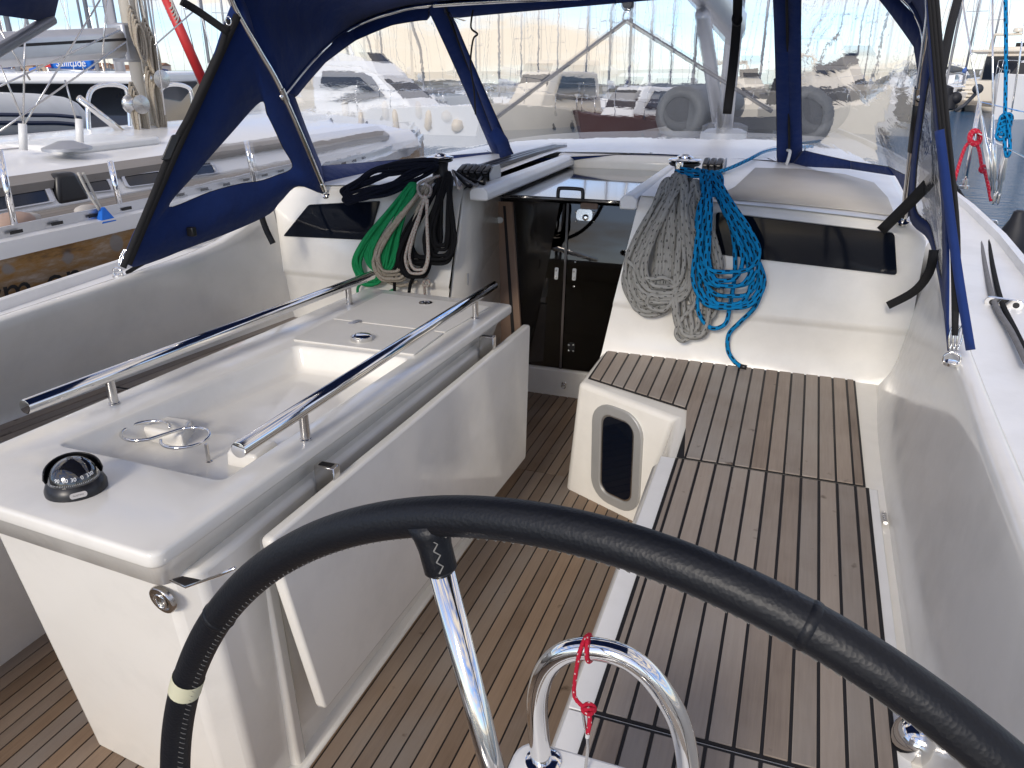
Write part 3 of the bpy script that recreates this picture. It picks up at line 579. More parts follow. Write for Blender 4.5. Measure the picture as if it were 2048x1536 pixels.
for xr in (-1.275, -.61): MB().box((xr-.022, 3.36, hz+.0145), (xr+.022, 4.44, 1.0675)).build('hatch_runner', 'black_plastic', yacht)
MB().loft([[V(-1.32, y, hz-.03), V(-1.32, y, z), V(-.57, y, z), V(-.57, y, hz-.03)] for y, z in ((4.43, 1.10), (4.46, 1.13), (4.56, 1.135))]).build('hatch_frame', 'gelcoat', yacht, bevel=.01, seg=3, smooth=True)
# tracks for the control lines beside the hatch
for k in range(3): MB().box((-1.41-.034*k-.012, 3.5, 1.13), (-1.41-.034*k+.012, 4.9, 1.148)).build('line_track', 'black_plastic', yacht)
# ---------------------------------------------------------------- cockpit table
TK = -.04
def TZ(Y): return .80+TK*(Y-1.6)
def PT(x, y, dz=0): return PZ(x, y, .80+dz, TK, 1.6)
FL, FR, NR = PT(735, 575), PT(1027, 608), PT(307, 1114); NL = V(-1.60, .875, TZ(.875))
ctr_t = (FL+FR+NR+NL)/4
table = empty('cockpit_table', (ctr_t.x, ctr_t.y, SZ), 'white cockpit table with sunken tray, two steel rails and a folded-down leaf', 'table')
H = [PT(108, 890), PT(445, 964), PT(822, 716), PT(590, 690)]      # opening of the tray
def inset(ps, d):
    c_ = sum(ps, V(0, 0, 0))/len(ps); return [p+(c_-p).normalized()*d for p in ps]
def down(ps, d): return [p-V(0, 0, d) for p in ps]
outer = rounded([NL, NR, FR, FL], .03, 6); inner = rounded(H, .026, 6)
def grow(ps, d):
    """offset an outline inwards by d, square to its edges"""
    out = []; m_ = len(ps); c_ = sum(ps, V(0, 0, 0))/m_
    for i in range(m_):
        e = ps[(i+1) % m_]-ps[i-1]; nn = V(-e.y, e.x, 0).normalized()
        if nn.dot(c_-ps[i]) < 0: nn = -nn
        out.append(ps[i]+nn*d)
    return out
n = len(outer)
prof_in = [(0, 0), (.003, .001), (.006, .004), (.009, .012), (.024, .060), (.032, .071), (.045, .075)]
prof_out = [(.009, 0), (.004, .001), (.001, .004), (0, .009), (0, .026), (.003, .033), (.012, .038), (.034, .046), (.042, .062), (.06, .125)]
def quad_inset(ps, d):
    out = []; c_ = sum(ps, V(0, 0, 0))/4
    for i in range(4):
        a_, b_, e_ = ps[i-1], ps[i], ps[(i+1) % 4]; d1 = (b_-a_).normalized(); d2 = (e_-b_).normalized()
        n1_ = V(-d1.y, d1.x, 0).normalized(); n2_ = V(-d2.y, d2.x, 0).normalized()
        if n1_.dot(c_-b_) < 0: n1_ = -n1_
        if n2_.dot(c_-b_) < 0: n2_ = -n2_
        out.append(b_+(n1_+n2_)*(d/(1+n1_.dot(n2_))))
    return out
QO = [NL, NR, FR, FL]
rings = [down(rounded(quad_inset(H, a), .026, 6), b) for a, b in reversed(prof_in)]+[down(rounded(quad_inset(QO, a), .03, 6), b) for a, b in prof_out]
m = MB()
for q in rings: m.v += q
for a in range(len(rings)-1):
    for k in range(n): m.face((a*n+k, a*n+(k+1) % n, (a+1)*n+(k+1) % n, (a+1)*n+k))
m.face(range(0, n)); m.face(range((len(rings)-1)*n, len(rings)*n))
m.build('table_top', 'gelcoat', table, smooth='all')
# pedestal
p0, p1 = PZ(194, 1486, SZ), V(-1.035, 1.03, SZ)
bot = [V(p0.x, p0.y, SZ-.01), V(-1.075, 1.015, SZ-.01), V(-1.02, 1.06, SZ-.01), V(-1.0, 2.34, SZ-.01), V(-1.56, 2.36, SZ-.01)]
topp = [V(-1.53, .955, .71), V(-1.02, .915, .71), V(-.972, .955, .71), V(-.975, 2.5, .68), V(-1.55, 2.52, .68)]
MB().loft([bot, topp]).build('pedestal', 'gelcoat', table, bevel=.014, seg=3, smooth=True, angle=20)
MB().loft([[V(-1.03, y, z) for y, z in ((1.17, SZ), (1.22, SZ), (1.17, .68), (1.115, .68))], [V(-.995+.022*(z > .5), y, z) for y, z in ((1.178, SZ), (1.212, SZ), (1.162, .68), (1.123, .68))]]).build('pedestal_rib', 'gelcoat', table, bevel=.008, seg=2, smooth=True)
MB().box((-1.03, 1.10, SZ-.01), (-.975, 2.30, SZ+.012)).build('pedestal_plinth', 'gelcoat', table, bevel=.01, seg=2, smooth=True)
# flap hanging on the starboard side
LX = -.90; lf = [PX(541, 1082, LX), PX(1061, 648, LX), PX(1052, 916, LX), PX(652, 1422, LX)]
leaf = MB().prism(rounded(lf, .018, 3), (-.028, 0, 0)).build('leaf', 'gelcoat', table, bevel=.007, seg=3, smooth=True, angle=60)
for px_, py_2 in ((655, 950), (975, 687)):
    q = PX(px_, py_2, -.945)
    MB().loft([[V(-.972, q.y-.014, q.z+z), V(-.972, q.y+.014, q.z+z), V(-.918, q.y+.014, q.z+z), V(-.918, q.y-.014, q.z+z)] for z in (-.055, .028)]).build('leaf_bracket', 'steel_dull', table, bevel=.002, seg=1)
    MB().box((-.962, q.y-.008, q.z+.0281), (-.928, q.y+.008, q.z+.0288)).build('bracket_slot', 'caulk', table)
# lids over the forward lockers, lying in the top
def lidpoly(pxs, name, lift=.004):
    return MB().prism(rounded([PT(x, y) for x, y in pxs], .008, 3), (0, 0, lift)).build(name, 'lid_grip', table, bevel=.0015, seg=2, smooth=True)
lidpoly([(666, 639), (890, 666), (980, 615), (765, 588)], 'locker_lid')
lidpoly([(586, 682), (828, 712), (887, 668.5), (663, 641)], 'locker_lid', .006)
l0, l1 = PT(586, 683), PT(828, 713)
MB().prism([l0, l1, l1+V(0, 0, -.016), l0+V(0, 0, -.016)], (0, .012, 0)).build('lid_edge', 'gelcoat', table, bevel=.002, seg=1)
for x, y in ((710, 645), (852, 664)):
    c_ = PT(x, y, .0045); ex = V(.25, .97, 0).normalized(); ey = V(-.97, .25, 0)
    MB().prism(rrect(c_, ex, ey, .055, .026, .0125, 4), (0, 0, .003)).build('lid_hinge', 'steel_dull', table, bevel=.001, seg=1, smooth=True)
c_ = PT(723, 681, .004); MB().lathe([(.033, .0), (.035, .006), (.033, .016), (.028, .019), (.012, .021), (.001, .0212)], c_, (0, 0, 1), 28).build('round_knob', 'steel', table, smooth=True)
c_ = PT(851, 606, .004); MB().lathe([(.026, 0), (.026, .002), (.016, .003), (.014, .0005), (.001, .0005)], c_, (0, 0, 1), 24).build('latch_ring', 'steel', table, smooth=True); MB().box(c_+V(-.005, -.012, .001), c_+V(.005, .012, .0035)).build('latch_pin', 'black_plastic', table)
# two blocks in the tray
for pxs in ([(250, 850), (365, 870), (388, 838), (262, 818)], [(448, 904), (512, 914), (560, 880), (470, 872)]):
    bl = [PZ(x, y, .760, TK, 1.6) for x, y in pxs]; MB().loft([down(bl, .05), inset(bl, .006)]).build('tray_divider', 'gelcoat', table, bevel=.008, seg=3, smooth=True)
# grab rails on short posts
for (a, b, posts) in (((492, 903), (992, 571), ((612, 880), (951, 637))), ((80, 820), (760, 552), ((229, 808), (699, 609)))):
    g0, g1 = PT(*posts[0]), PT(*posts[1]); hh = .078; q0_, q1_ = g0+V(0, 0, hh), g1+V(0, 0, hh); d = (q1_-q0_).normalized()
    la = (PT(*a, hh)-q0_).dot(d); lb = (PT(*b, hh)-q0_).dot(d); A = q0_+d*la; ln_ = lb-la
    rail = MB().lathe([(.0148, -.0006), (.0165, 0), (.0172, .0018), (.0172, ln_-.0018), (.0165, ln_), (.0148, ln_+.0006)], A, d, 28).build('grab_rail', 'steel', table, smooth=True)
    for g in (g0, g1): MB().lathe([(.0135, -.002), (.0135, .004), (.0112, .006), (.0112, hh)], g, (0, 0, 1), 20).build('rail_post', 'steel_dull', rail, smooth=True)
# double wire cup holder
zr = .785
c1, c2 = PZ(291, 861, zr), PZ(371, 875, zr); dr = (c2-c1).normalized(); pr = V(-dr.y, dr.x, 0); rr = .054
def arc(c_, a0, a1, k=26): return [c_+dr*(rr*math.cos(R(a0+(a1-a0)*i/k)))+pr*(rr*math.sin(R(a0+(a1-a0)*i/k))) for i in range(k+1)]
path = arc(c1, 35, 325)+arc(c2, 145, -145)
cup = MB().tube(catmull(path, 2), .0042, 8).build('cup_holder', 'steel', table, smooth='all')
for x, y, x2, y2 in ((259, 853, 270, 917), (412, 888, 421, 951)):
    a_ = PZ(x, y, zr); b_ = PZ(x2, y2, .688, TK, 1.6); b_ = V(a_.x, a_.y, TZ(a_.y)-.076)
    MB().lathe([(.0085, 0), (.0085, .003), (.0045, .005), (.0045, (a_-b_).length)], b_, a_-b_, 12).build('cup_holder_leg', 'steel_dull', cup, smooth=True)
# round lift-ring latch on the end of the pedestal, and the recessed handle beside it
en = (bot[1]-bot[0]).cross(topp[0]+(topp[1]-topp[0])*.7-bot[0]).normalized()
if en.y > 0: en = -en
base_pt = (bot[0]+bot[1]+topp[0]+topp[1])/4+en*.004
lc = PP(326, 1199, base_pt, en)
MB().lathe([(.001, .002), (.020, .002), (.022, .0055), (.029, .0055), (.031, .003), (.031, -.004)], lc, en, 30).build('latch_plate', 'steel_dull', table, smooth=True)
rt = MB(); e1_ = V(1, 0, 0); e2_ = en.cross(e1_); rt.tube([lc+en*.006+e1_*(.012*math.cos(k*math.pi/9))+e2_*(.017*math.sin(k*math.pi/9)) for k in range(18)], .0026, 8, closed=True); rt.build('latch_lift_ring', 'steel', table, smooth='all')
hd = [PP(x, y, base_pt+en*.004, en) for x, y in ((342, 1158), (365, 1152), (405, 1160), (372, 1172))]
MB().prism(hd, en*.004).build('handle_recess', 'black_plastic', table); MB().tube([PP(x, y, base_pt+en*.008, en) for x, y in ((342, 1160), (372, 1174), (440, 1150), (470, 1136))], .0028, 8).build('handle_trim', 'steel', table, smooth='all')

# ---------------------------------------------------------------- compass
cb = PT(154, 978); comp = empty('compass', cb, 'black dome compass standing on the aft end of the white table', 'compass')
MB().lathe([(.056, 0), (.056, .010), (.052, .020), (.046, .026), (.001, .026)], cb, (0, 0, 1), 36).build('base', 'black_plastic', comp, smooth=True)
plain('dome_glass', (.01, .01, .012), .02, spec=.7, coat=1.0)
MB().lathe([(.047, .022)]+[(.047*math.cos(R(a)), .022+.047*math.sin(R(a))*.98) for a in range(8, 90, 9)]+[(.001, .0682)], cb, (0, 0, 1), 32).build('dome', 'dome_glass', comp, smooth='all')
hood = MB(); tow = V(EYE.x-cb.x, EYE.y-cb.y, 0).normalized(); side = V(-tow.y, tow.x, 0)
hood.loft([[cb+V(0, 0, .024)+(-tow*math.cos(a)+side*math.sin(a))*rad+V(0, 0, h*max(0, math.cos(a*.62))) for rad, h in ((.049, 0), (.052, .014), (.050, .032), (.0475, .034))] for a in [R(t) for t in range(-85, 86, 10)]], closed=False); hood.build('hood', 'black_plastic', comp, smooth='all', solid=.003)
for lab, ang in (('330', 38), ('0', 17), ('30', -3), ('60', -22), ('90', -42)):
    dirv = tow*math.cos(R(ang))+side*math.sin(R(ang)); ro_ = .0473
    rd = side*math.cos(R(ang))-tow*math.sin(R(ang)); o_ = cb+V(0, 0, .022+ro_*math.sin(R(24)))+dirv*(ro_*math.cos(R(24))+.0002); upv = (V(0, 0, 1)*math.cos(R(24))-dirv*math.sin(R(24)))
    text_mesh('numeral', lab, .0105, 'white_paint', comp, o_, rd, upv, .0006)
tk = MB()
for ang in range(-60, 61, 4):
    dirv = tow*math.cos(R(ang))+side*math.sin(R(ang)); a_ = cb+V(0, 0, .022+.0474*math.sin(R(9)))+dirv*.0474*math.cos(R(9)); tk.tube([a_, a_+V(0, 0, .0035)], .00035, 4)
tk.build('scale_ticks', 'white_paint', comp)
bz = cb+tow*.0545+V(0, 0, .014); MB().prism(rrect(bz, side, (V(0, 0, 1)*.8-tow*.5).normalized(), .03, .011, .005), tow*.002).build('name_badge', 'steel_dull', comp, smooth=True); text_mesh('badge_lettering', 'PLASTIMO', .0042, 'black_plastic', comp, bz+tow*.0024, side, (V(0, 0, 1)*.8-tow*.5), .0002)

# ---------------------------------------------------------------- steering wheel
WC = V(-.101, .412, .790); WR = .5; ti, az = .103, -.146
wn_ = V(math.sin(az)*math.cos(ti), -math.cos(az)*math.cos(ti), math.sin(ti)); wa = wn_.cross(V(0, 0, 1)).normalized(); wb = wa.cross(wn_)
if wa.x < 0: wa = -wa
if wb.z < 0: wb = -wb
def wp(deg, rad=WR, off=0): return WC+wa*(rad*math.sin(R(deg)))+wb*(rad*math.cos(R(deg)))+wn_*off
wheel = empty('steering_wheel', WC, 'big steering wheel bound in black leather with steel spokes', 'steering wheel')
TR = .0165
rim = MB().tube([wp(k*360/200) for k in range(200)], TR, 22, closed=True).build('rim', 'leather', wheel, smooth='all')
def nearest(px, py):
    best = None
    for k in range(-180, 180):
        q = wp(k)-EYE; z_ = q.dot(_f)
        if z_ <= 0: continue
        X_ = CX+F*q.dot(_r)/z_; Y_ = CY-F*q.dot(_u)/z_; e = (X_-px)**2+(Y_-py)**2
        if best is None or e < best[0]: best = (e, k)
    return best[1]
a_band = nearest(376, 1365)
MB().tube([wp(a_band+k*.55-1.4) for k in range(6)], TR+.0008, 22, caps=False).build('marker_band', 'band_cream', rim, smooth='all')
for px_, py_2 in ((1605, 1239), (436, 1222)):
    a_ = nearest(px_, py_2); MB().tube([wp(a_+k*.16-.4) for k in range(6)], TR, 22, caps=False, radii=[TR, TR+.0007, TR+.0009, TR+.0009, TR+.0006, TR]).build('leather_seam', 'leather', rim, smooth='all')
sp0 = nearest(853, 1036); st_ = MB(); plain('thread', (.20, .195, .18), .8)
for k in range(-95, 70):                                            # seam of cross stitches on the inner side
    a_ = sp0+k*.9
    def sp_(deg, th): return WC+(wa*math.sin(R(deg))+wb*math.cos(R(deg)))*(WR-(TR+.0004)*math.cos(th))+wn_*((TR+.0004)*math.sin(th))
    st_.tube([sp_(a_, .22), sp_(a_+.33, .40), sp_(a_+.6, .55)], .00045, 5)
st_.build('stitching', 'thread', rim)
for k in range(3):
    a_ = sp0+120*k; spoke = MB().tube([wp(a_, .07), wp(a_, WR-.008)], .0108, 16).build('spoke', 'steel', wheel, smooth='all')
    MB().tube([wp(a_, WR-.048), wp(a_, WR-.046), wp(a_, WR-.026), wp(a_, WR-.016), wp(a_, WR-.004)], .0138, 16, radii=[.0125, .0138, .0140, .0155, .019]).build('spoke_collar', 'leather', spoke, smooth='all')
    zg = MB(); 
    for j in range(3):
        q = WR-.044+j*.0095; f1 = lambda rad, th: wp(a_, rad)+(wa*math.cos(R(a_))-wb*math.sin(R(a_)))*(.0146*math.sin(th))+wn_*(.0146*math.cos(th))
        zg.tube([f1(q, .55), f1(q+.005, .85), f1(q+.0095, .55)], .0007, 5)
    zg.build('collar_stitching', 'thread', spoke)
MB().lathe([(.001, -.03), (.05, -.03), (.06, -.015), (.06, .012), (.045, .026), (.001, .028)], WC, wn_, 28).build('hub', 'steel', wheel, smooth=True)

wheel['group'] = 'twin steering wheels'
wheel2 = wheel.copy(); COL.objects.link(wheel2); wheel2.location = WC+V(-1.78, -.02, 0); wheel2.rotation_euler = (0, 0, .29)
wheel2['label'] = 'twin steering wheel mirrored in the companionway doors, on the port side'
for ch in list(wheel.children):
    c_ = ch.copy(); COL.objects.link(c_); c_.parent = wheel2
    for g in ch.children: d_ = g.copy(); COL.objects.link(d_); d_.parent = c_
# ---------------------------------------------------------------- binnacle with its bent-tube guard
GY = .735
def PG(x, y): return PY(x, y, GY)
gpx = [(1092, 1600), (1084, 1530), (1075, 1440), (1076, 1385), (1092, 1338), (1122, 1309), (1163, 1297), (1212, 1301), (1258, 1318), (1298, 1349), (1333, 1395), (1358, 1444), (1372, 1500), (1378, 1560), (1382, 1640)]
gp = catmull([PG(*q) for q in gpx], 5)
ptz = PG(1086, 1522).z
ped = empty('binnacle', (gp[0].x+.08, GY, SZ), 'white binnacle with a polished bent-tube hand guard ahead of the wheel', 'binnacle')
pz_ = ptz-.002
cx_ = (PG(1086, 1522).x+PG(1380, 1600).x)/2
GR_ = .0140
gp2 = [p for p in gp if p.z > pz_-.03]+[]
MB().tube(gp2, GR_, 20).build('hand_guard', 'steel', ped, smooth='all')
for e_ in (gp2[0],): MB().lathe([(.024, 0), (.024, .003), (.017, .006)], V(e_.x, e_.y, pz_), (0, 0, 1), 20).build('guard_flange', 'steel', ped, smooth=True)
def rr2(cx0, cy0, w_, h_, z, r=.03): return rrect(V(cx0, cy0, z), V(1, 0, 0), V(0, 1, 0), w_, h_, r, 5)
x0_ = PY(1030, 1510, GY+.015).x; pw = 2*(cx_-x0_)
MB().loft([rr2(cx_, GY-.04, pw*1.05, .22, SZ), rr2(cx_, GY-.05, pw*.85, .18, .35), rr2(cx_, GY-.06, pw*.9, .17, pz_-.06), rr2(cx_, GY-.045, pw, .16, pz_-.012), rr2(cx_, GY-.045, pw-.01, .15, pz_)]).build('column', 'deck_white', ped, bevel=.004, seg=2, smooth=True)
MB().tube([WC+wn_*-.02, V(WC.x, GY-.06, WC.z-.02)], .022, 16).build('wheel_shaft', 'steel_dull', ped, smooth='all')
# red lanyard knotted round the guard, with its steel pin
lan = empty('lanyard', PG(1182, 1400), 'thin red cord knotted round the polished hand guard', 'cord')
lm = MB(); gt = PG(1170, 1297)
gax = (PG(1212, 1301)-PG(1122, 1309)).normalized(); gu = V(0, 0, 1); gv = gax.cross(gu)
def wrap(s0, s1, t0, t1, k=16, rad=GR_+.0028): return [gt+gax*(s0+(s1-s0)*i/k)+(gu*math.cos(R(t0+(t1-t0)*i/k))+gv*math.sin(R(t0+(t1-t0)*i/k)))*rad for i in range(k+1)]
tw = V(0, -1, .2).normalized()
lm.tube(catmull(wrap(-.004, .010, 180, 540)+wrap(.010, -.004, 540, 800)+[PG(1158, 1345)+tw*.02, PG(1157, 1375)+tw*.02, PG(1170, 1392)+tw*.02, PG(1183, 1398)+tw*.02], 2), .0026, 9)
kc = PG(1185, 1400)+tw*.02
for rx_, ry_, rt_ in ((.0075, .006, 0), (.006, .0075, 60), (.007, .0055, 110)):
    lm.tube([kc+_r*(rx_*math.cos(a))+_u*(ry_*math.sin(a))*math.cos(R(rt_))+_f*(ry_*math.sin(a))*math.sin(R(rt_)) for a in [k*2*math.pi/16 for k in range(16)]], .0026, 9, closed=True)
lm.tube(catmull([kc, PG(1187, 1425)+tw*.02, PG(1183, 1448)+tw*.02], 4), .003, 9); lm.build('cord', 'rope_red', lan, smooth='all')
MB().tube([PG(1183, 1447)+tw*.02, PG(1182, 1456)+tw*.02], .0028, 8).build('cord_end', 'white_plastic', lan)
MB().tube(catmull([PG(1172, 1395)+tw*.02, PG(1176, 1430)+tw*.018, PG(1180, 1480)+tw*.012, PG(1170, 1545)], 4), .0022, 8).build('pin', 'steel_dull', lan, smooth='all')
# throttle lever with its polished ball on the coaming side
bc = PX(1837, 1478, .35); thr = empty('throttle_lever', (bc.x, bc.y, bc.z-.12), 'polished steel ball knob of an engine lever under the wheel rim', 'lever')
rb = (bc-EYE).length*41/F; MB().ball(bc, rb, 24).build('knob', 'steel', thr, smooth='all')
MB().lathe([(rb*.62, 0), (rb*.62, .006), (rb*.4, .012), (rb*.36, .10)], bc+V(.004, -.004, -rb*.8), V(.12, -.10, -1), 16).build('stem', 'steel', thr, smooth=True)
MB().lathe([(.04, 0), (.04, .012), (.03, .02)], bc+V(.02, -.02, -rb-.13), V(0, 0, 1), 20).build('base_plate', 'black_plastic', thr, smooth=True)
# ---------------------------------------------------------------- sprayhood over the companionway
hood_ = empty('sprayhood', (CL, 3.6, 1.12), 'navy blue canvas sprayhood with clear plastic windows over the companionway', 'sprayhood')
def Q(t): return PY(*t) if len(t) == 3 and t[0] > 5 or len(t) == 3 and t[0] < -5 else V(*t)
def PYt(l): return [PY(*t) for t in l]
def canvas(name, mb, mat='navy_canvas', th=.004, **k): return mb.build(name, mat, hood_, smooth='all', solid=th, **k)
def panel(outer_, pane_, seam=True):
    """a canvas panel with a clear window: both outlines have the same number of points"""
    o = catmull(outer_, 5, True); p = catmull(pane_, 5, True); n = len(o); m = MB()
    mid = [(a+b)/2+((a-b).cross(V(0, 0, 1))).normalized()*.0 for a, b in zip(o, p)]
    for ring_ in (o, mid, p): m.v += ring_
    for a in range(2):
        for k in range(n): m.face((a*n+k, a*n+(k+1) % n, (a+1)*n+(k+1) % n, (a+1)*n+k))
    f = canvas('canvas_panel', m)
    c_ = sum(p, V(0, 0, 0))/n; w_ = MB(); rings_ = 9
    G = [[c_+(q-c_)*(1.006*(1.0-j/rings_)) for q in p] for j in range(rings_)]
    for _ in range(160):                                            # relax the sheet so that it hangs smooth from its edge
        for j in range(1, rings_):
            for k in range(n):
                inn = G[j+1][k] if j+1 < rings_ else c_
                G[j][k] = (G[j-1][k]*(1+.5/(rings_-j))+inn*(1-.5/(rings_-j))+G[j][k-1]*.6+G[j][(k+1) % n]*.6)/3.2
        c_ = sum(G[-1], V(0, 0, 0))/n
    for g_ in G: w_.v += g_
    w_.v.append(c_)
    for j in range(rings_-1):
        for k in range(n): w_.face((j*n+k, j*n+(k+1) % n, (j+1)*n+(k+1) % n, (j+1)*n+k))
    for k in range(n): w_.face(((rings_-1)*n+k, (rings_-1)*n+(k+1) % n, rings_*n))
    w_.build('clear_window', 'vinyl', hood_, smooth='all')
    pp = MB(); pp.tube(p, .0022, 5, closed=True); pp.build('binding', 'black_canvas', f, smooth='all')
    return f
def corner(pts, rep=2, d=.03):
    """repeat the corner points of an outline so the curve keeps its corners"""
    out = []; m_ = len(pts)
    for i, p in enumerate(pts):
        a, b = pts[i-1], pts[(i+1) % m_]
        out += [p+(a-p).normalized()*min(d, (a-p).length*.3), p+(b-p).normalized()*min(d, (b-p).length*.3)]
    return out
Lo = PYt([(570, 190, 2.87), (640, 103, 3.2), (703, 54, 3.5), (785, 21, 3.62), (888, 4, 3.72), (1008, 322, 4.40), (815, 352, 3.9), (655, 388, 3.15)])
Lp = PYt([(590, 196, 2.95), (650, 125, 3.22), (711, 80, 3.48), (785, 49, 3.6), (866, 38, 3.71), (984, 304, 4.40), (815, 318, 3.93), (643, 332, 3.35)])
panel(corner(Lo), corner(Lp))
Co = PYt([(890, 3, 3.72), (1230, -14, 3.78), (1572, -30, 3.74), (1580, 331, 4.48), (1300, 316, 4.55), (1010, 326, 4.33)])
Cp = PYt([(907, 36, 3.76), (1230, 6, 3.81), (1546, -20, 3.77), (1554, 322, 4.46), (1300, 307, 4.52), (1031, 318, 4.31)])
panel(corner(Co), corner(Cp))
Ro = PYt([(1574, -30, 3.74), (1770, -28, 3.5), (1846, 50, 3.25), (1852, 180, 3.05), (1818, 402, 3.2), (1792, 352, 3.75), (1700, 338, 4.1), (1580, 331, 4.48)])
Rp = PYt([(1602, -18, 3.72), (1752, -10, 3.53), (1828, 92, 3.30), (1842, 190, 3.14), (1832, 360, 3.32), (1778, 334, 3.78), (1700, 322, 4.1), (1604, 300, 4.43)])
panel(corner(Ro), corner(Rp))
for zz in (((888, 8, 3.715), (948, 165, 4.05), (1006, 316, 4.37)), ((1573, -20, 3.73), (1576, 150, 4.10), (1579, 322, 4.44))): strip0 = [PY(x_, y_, Y_-.012) for x_, y_, Y_ in zz]; MB().tube(strip0, .006, 6).build('zip', 'black_web', hood_)
# roof between the two hoops
front_h = PYt([(566, 190, 2.85), (640, 103, 3.2), (703, 54, 3.5), (785, 21, 3.62), (888, 4, 3.72), (1230, -14, 3.78), (1572, -30, 3.74), (1770, -28, 3.5), (1846, 50, 3.25), (1840, 190, 2.85)])
leg_p = PYt([(650, 384, 3.10), (566, 190, 2.85), (515, 97, 2.72), (462, 0, 2.60)]); leg_s = PYt([(1808, 436, 3.10), (1838, 190, 2.85), (1852, 90, 2.72), (1860, 0, 2.60)])
rear_h = [leg_p[1], leg_p[2], leg_p[3], V(-1.94, 2.5, 1.93), V(-1.6, 2.45, 2.0), V(-.85, 2.42, 2.03), V(-.1, 2.45, 2.0), V(.20, 2.5, 1.93), leg_s[3], leg_s[1]]
fr, rr_ = catmull(front_h, 4), catmull(rear_h, 4); m = MB()
m.loft([[a+(b-a)*t+V(0, 0, .03*math.sin(t*math.pi)) for a, b in zip(fr, rr_)] for t in (0, .25, .5, .75, 1)], closed=False); canvas('roof_panel', m)
# stainless hoops
MB().tube(catmull([leg_p[0]]+leg_p[1:]+rear_h[3:8]+[leg_s[3], leg_s[2], leg_s[1], leg_s[0]], 6), .0125, 14).build('rear_hoop', 'steel', hood_, smooth='all')
MB().tube(catmull([p+V(0, -.02, -.012) for p in front_h], 6), .0115, 12).build('front_hoop', 'steel', hood_, smooth='all')
for b_ in (leg_p[0], leg_s[0]):
    MB().lathe([(.022, -.02), (.022, -.012), (.012, -.008), (.012, .004), (.0145, .01), (.0145, .05)], b_, (rear_h[2]-leg_p[0]).normalized(), 16).build('hoop_foot', 'steel', hood_, smooth=True)
for b_, a_ in ((leg_p[1], leg_p[0]), (leg_s[1], leg_s[0])):
    dv = (b_-a_).normalized(); MB().lathe([(.0125, -.03), (.016, -.028), (.016, .028), (.0125, .03)], b_, dv, 14).build('hoop_joint', 'steel_dull', hood_, smooth=True)
MB().tube([leg_s[1]+(leg_s[0]-leg_s[1])*.02, leg_s[1]+(leg_s[0]-leg_s[1])*.42], .0145, 14).build('hoop_sleeve', 'black_plastic', hood_, smooth='all')
# aft side panels reaching down to the coamings
dring_p, dring_s = PZ(236, 548, .885), PZ(1903, 722, .885)
pn = (leg_p[3]-leg_p[0]).cross(dring_p-leg_p[0]).normalized()
def SPp(x, y): return PP(x, y, leg_p[0], pn)
so = [SPp(*q) for q in ((474, -6), (520, 97), (570, 190), (612, 290), (650, 384), (596, 372), (560, 404), (528, 434), (392, 490), (250, 527), (330, 345), (402, 185))]
sp = [SPp(*q) for q in ((521, 203), (534, 228), (548, 256), (565, 293), (585, 334), (550, 352), (520, 362), (480, 368), (420, 384), (337, 414), (395, 342), (462, 266))]
panel(so, sp)
def strip(name, pts, w_, mat='black_web', n_=None, parent=hood_, th=.0025):
    """flat webbing along pts, turned to face the cockpit"""
    P = catmull(pts, 5); m = MB(); L_ = []; R_ = []
    for i, p in enumerate(P):
        t = (P[min(i+1, len(P)-1)]-P[max(i-1, 0)]).normalized(); nn = n_ if n_ else (EYE-p).normalized(); s = t.cross(nn).normalized()
        L_.append(p+s*w_/2); R_.append(p-s*w_/2)
    m.loft([L_, R_], closed=False); return m.build(name, mat, parent, smooth='all', solid=th)
strip('edge_trim', [SPp(*q)+V(.006, -.006, 0) for q in ((473, 30), (402, 187), (330, 347), (254, 526))], .034)
strip('strap', [SPp(*q)+V(.03, -.03, 0) for q in ((455, 40), (436, 105), (385, 215), (345, 290), (300, 400), (246, 530))], .022)
MB().prism(rrect(SPp(341, 292)+V(.032, -.034, 0), (SPp(455, 40)-SPp(246, 530)).normalized(), V(.7, .7, 0), .10, .032, .008), V(.006, -.006, 0)).build('buckle', 'black_plastic', hood_, bevel=.003, seg=2, smooth=True)
strip('strap', [PY(362, 2, 2.35), PY(400, 25, 2.42), PY(458, 66, 2.5)], .026)
for x, y in ((457, 42), (372, 10)): MB().tube([PY(x, y, 2.5)+V(.012*math.cos(a), 0, .014*math.sin(a)) for a in [k*math.pi/7 for k in range(14)]], .0022, 7, closed=True).build('strap_ring', 'steel', hood_, smooth='all')
strip('strap_end', [PY(524, 390, 2.86), PY(523, 428, 2.85), PY(532, 458, 2.84), PY(546, 487, 2.83)], .026)
MB().box(SPp(380, 462)+V(-.0, -.02, -.018), SPp(380, 462)+V(.03, .004, .018)).build('turn_button', 'black_plastic', hood_, bevel=.004, seg=2, smooth=True)
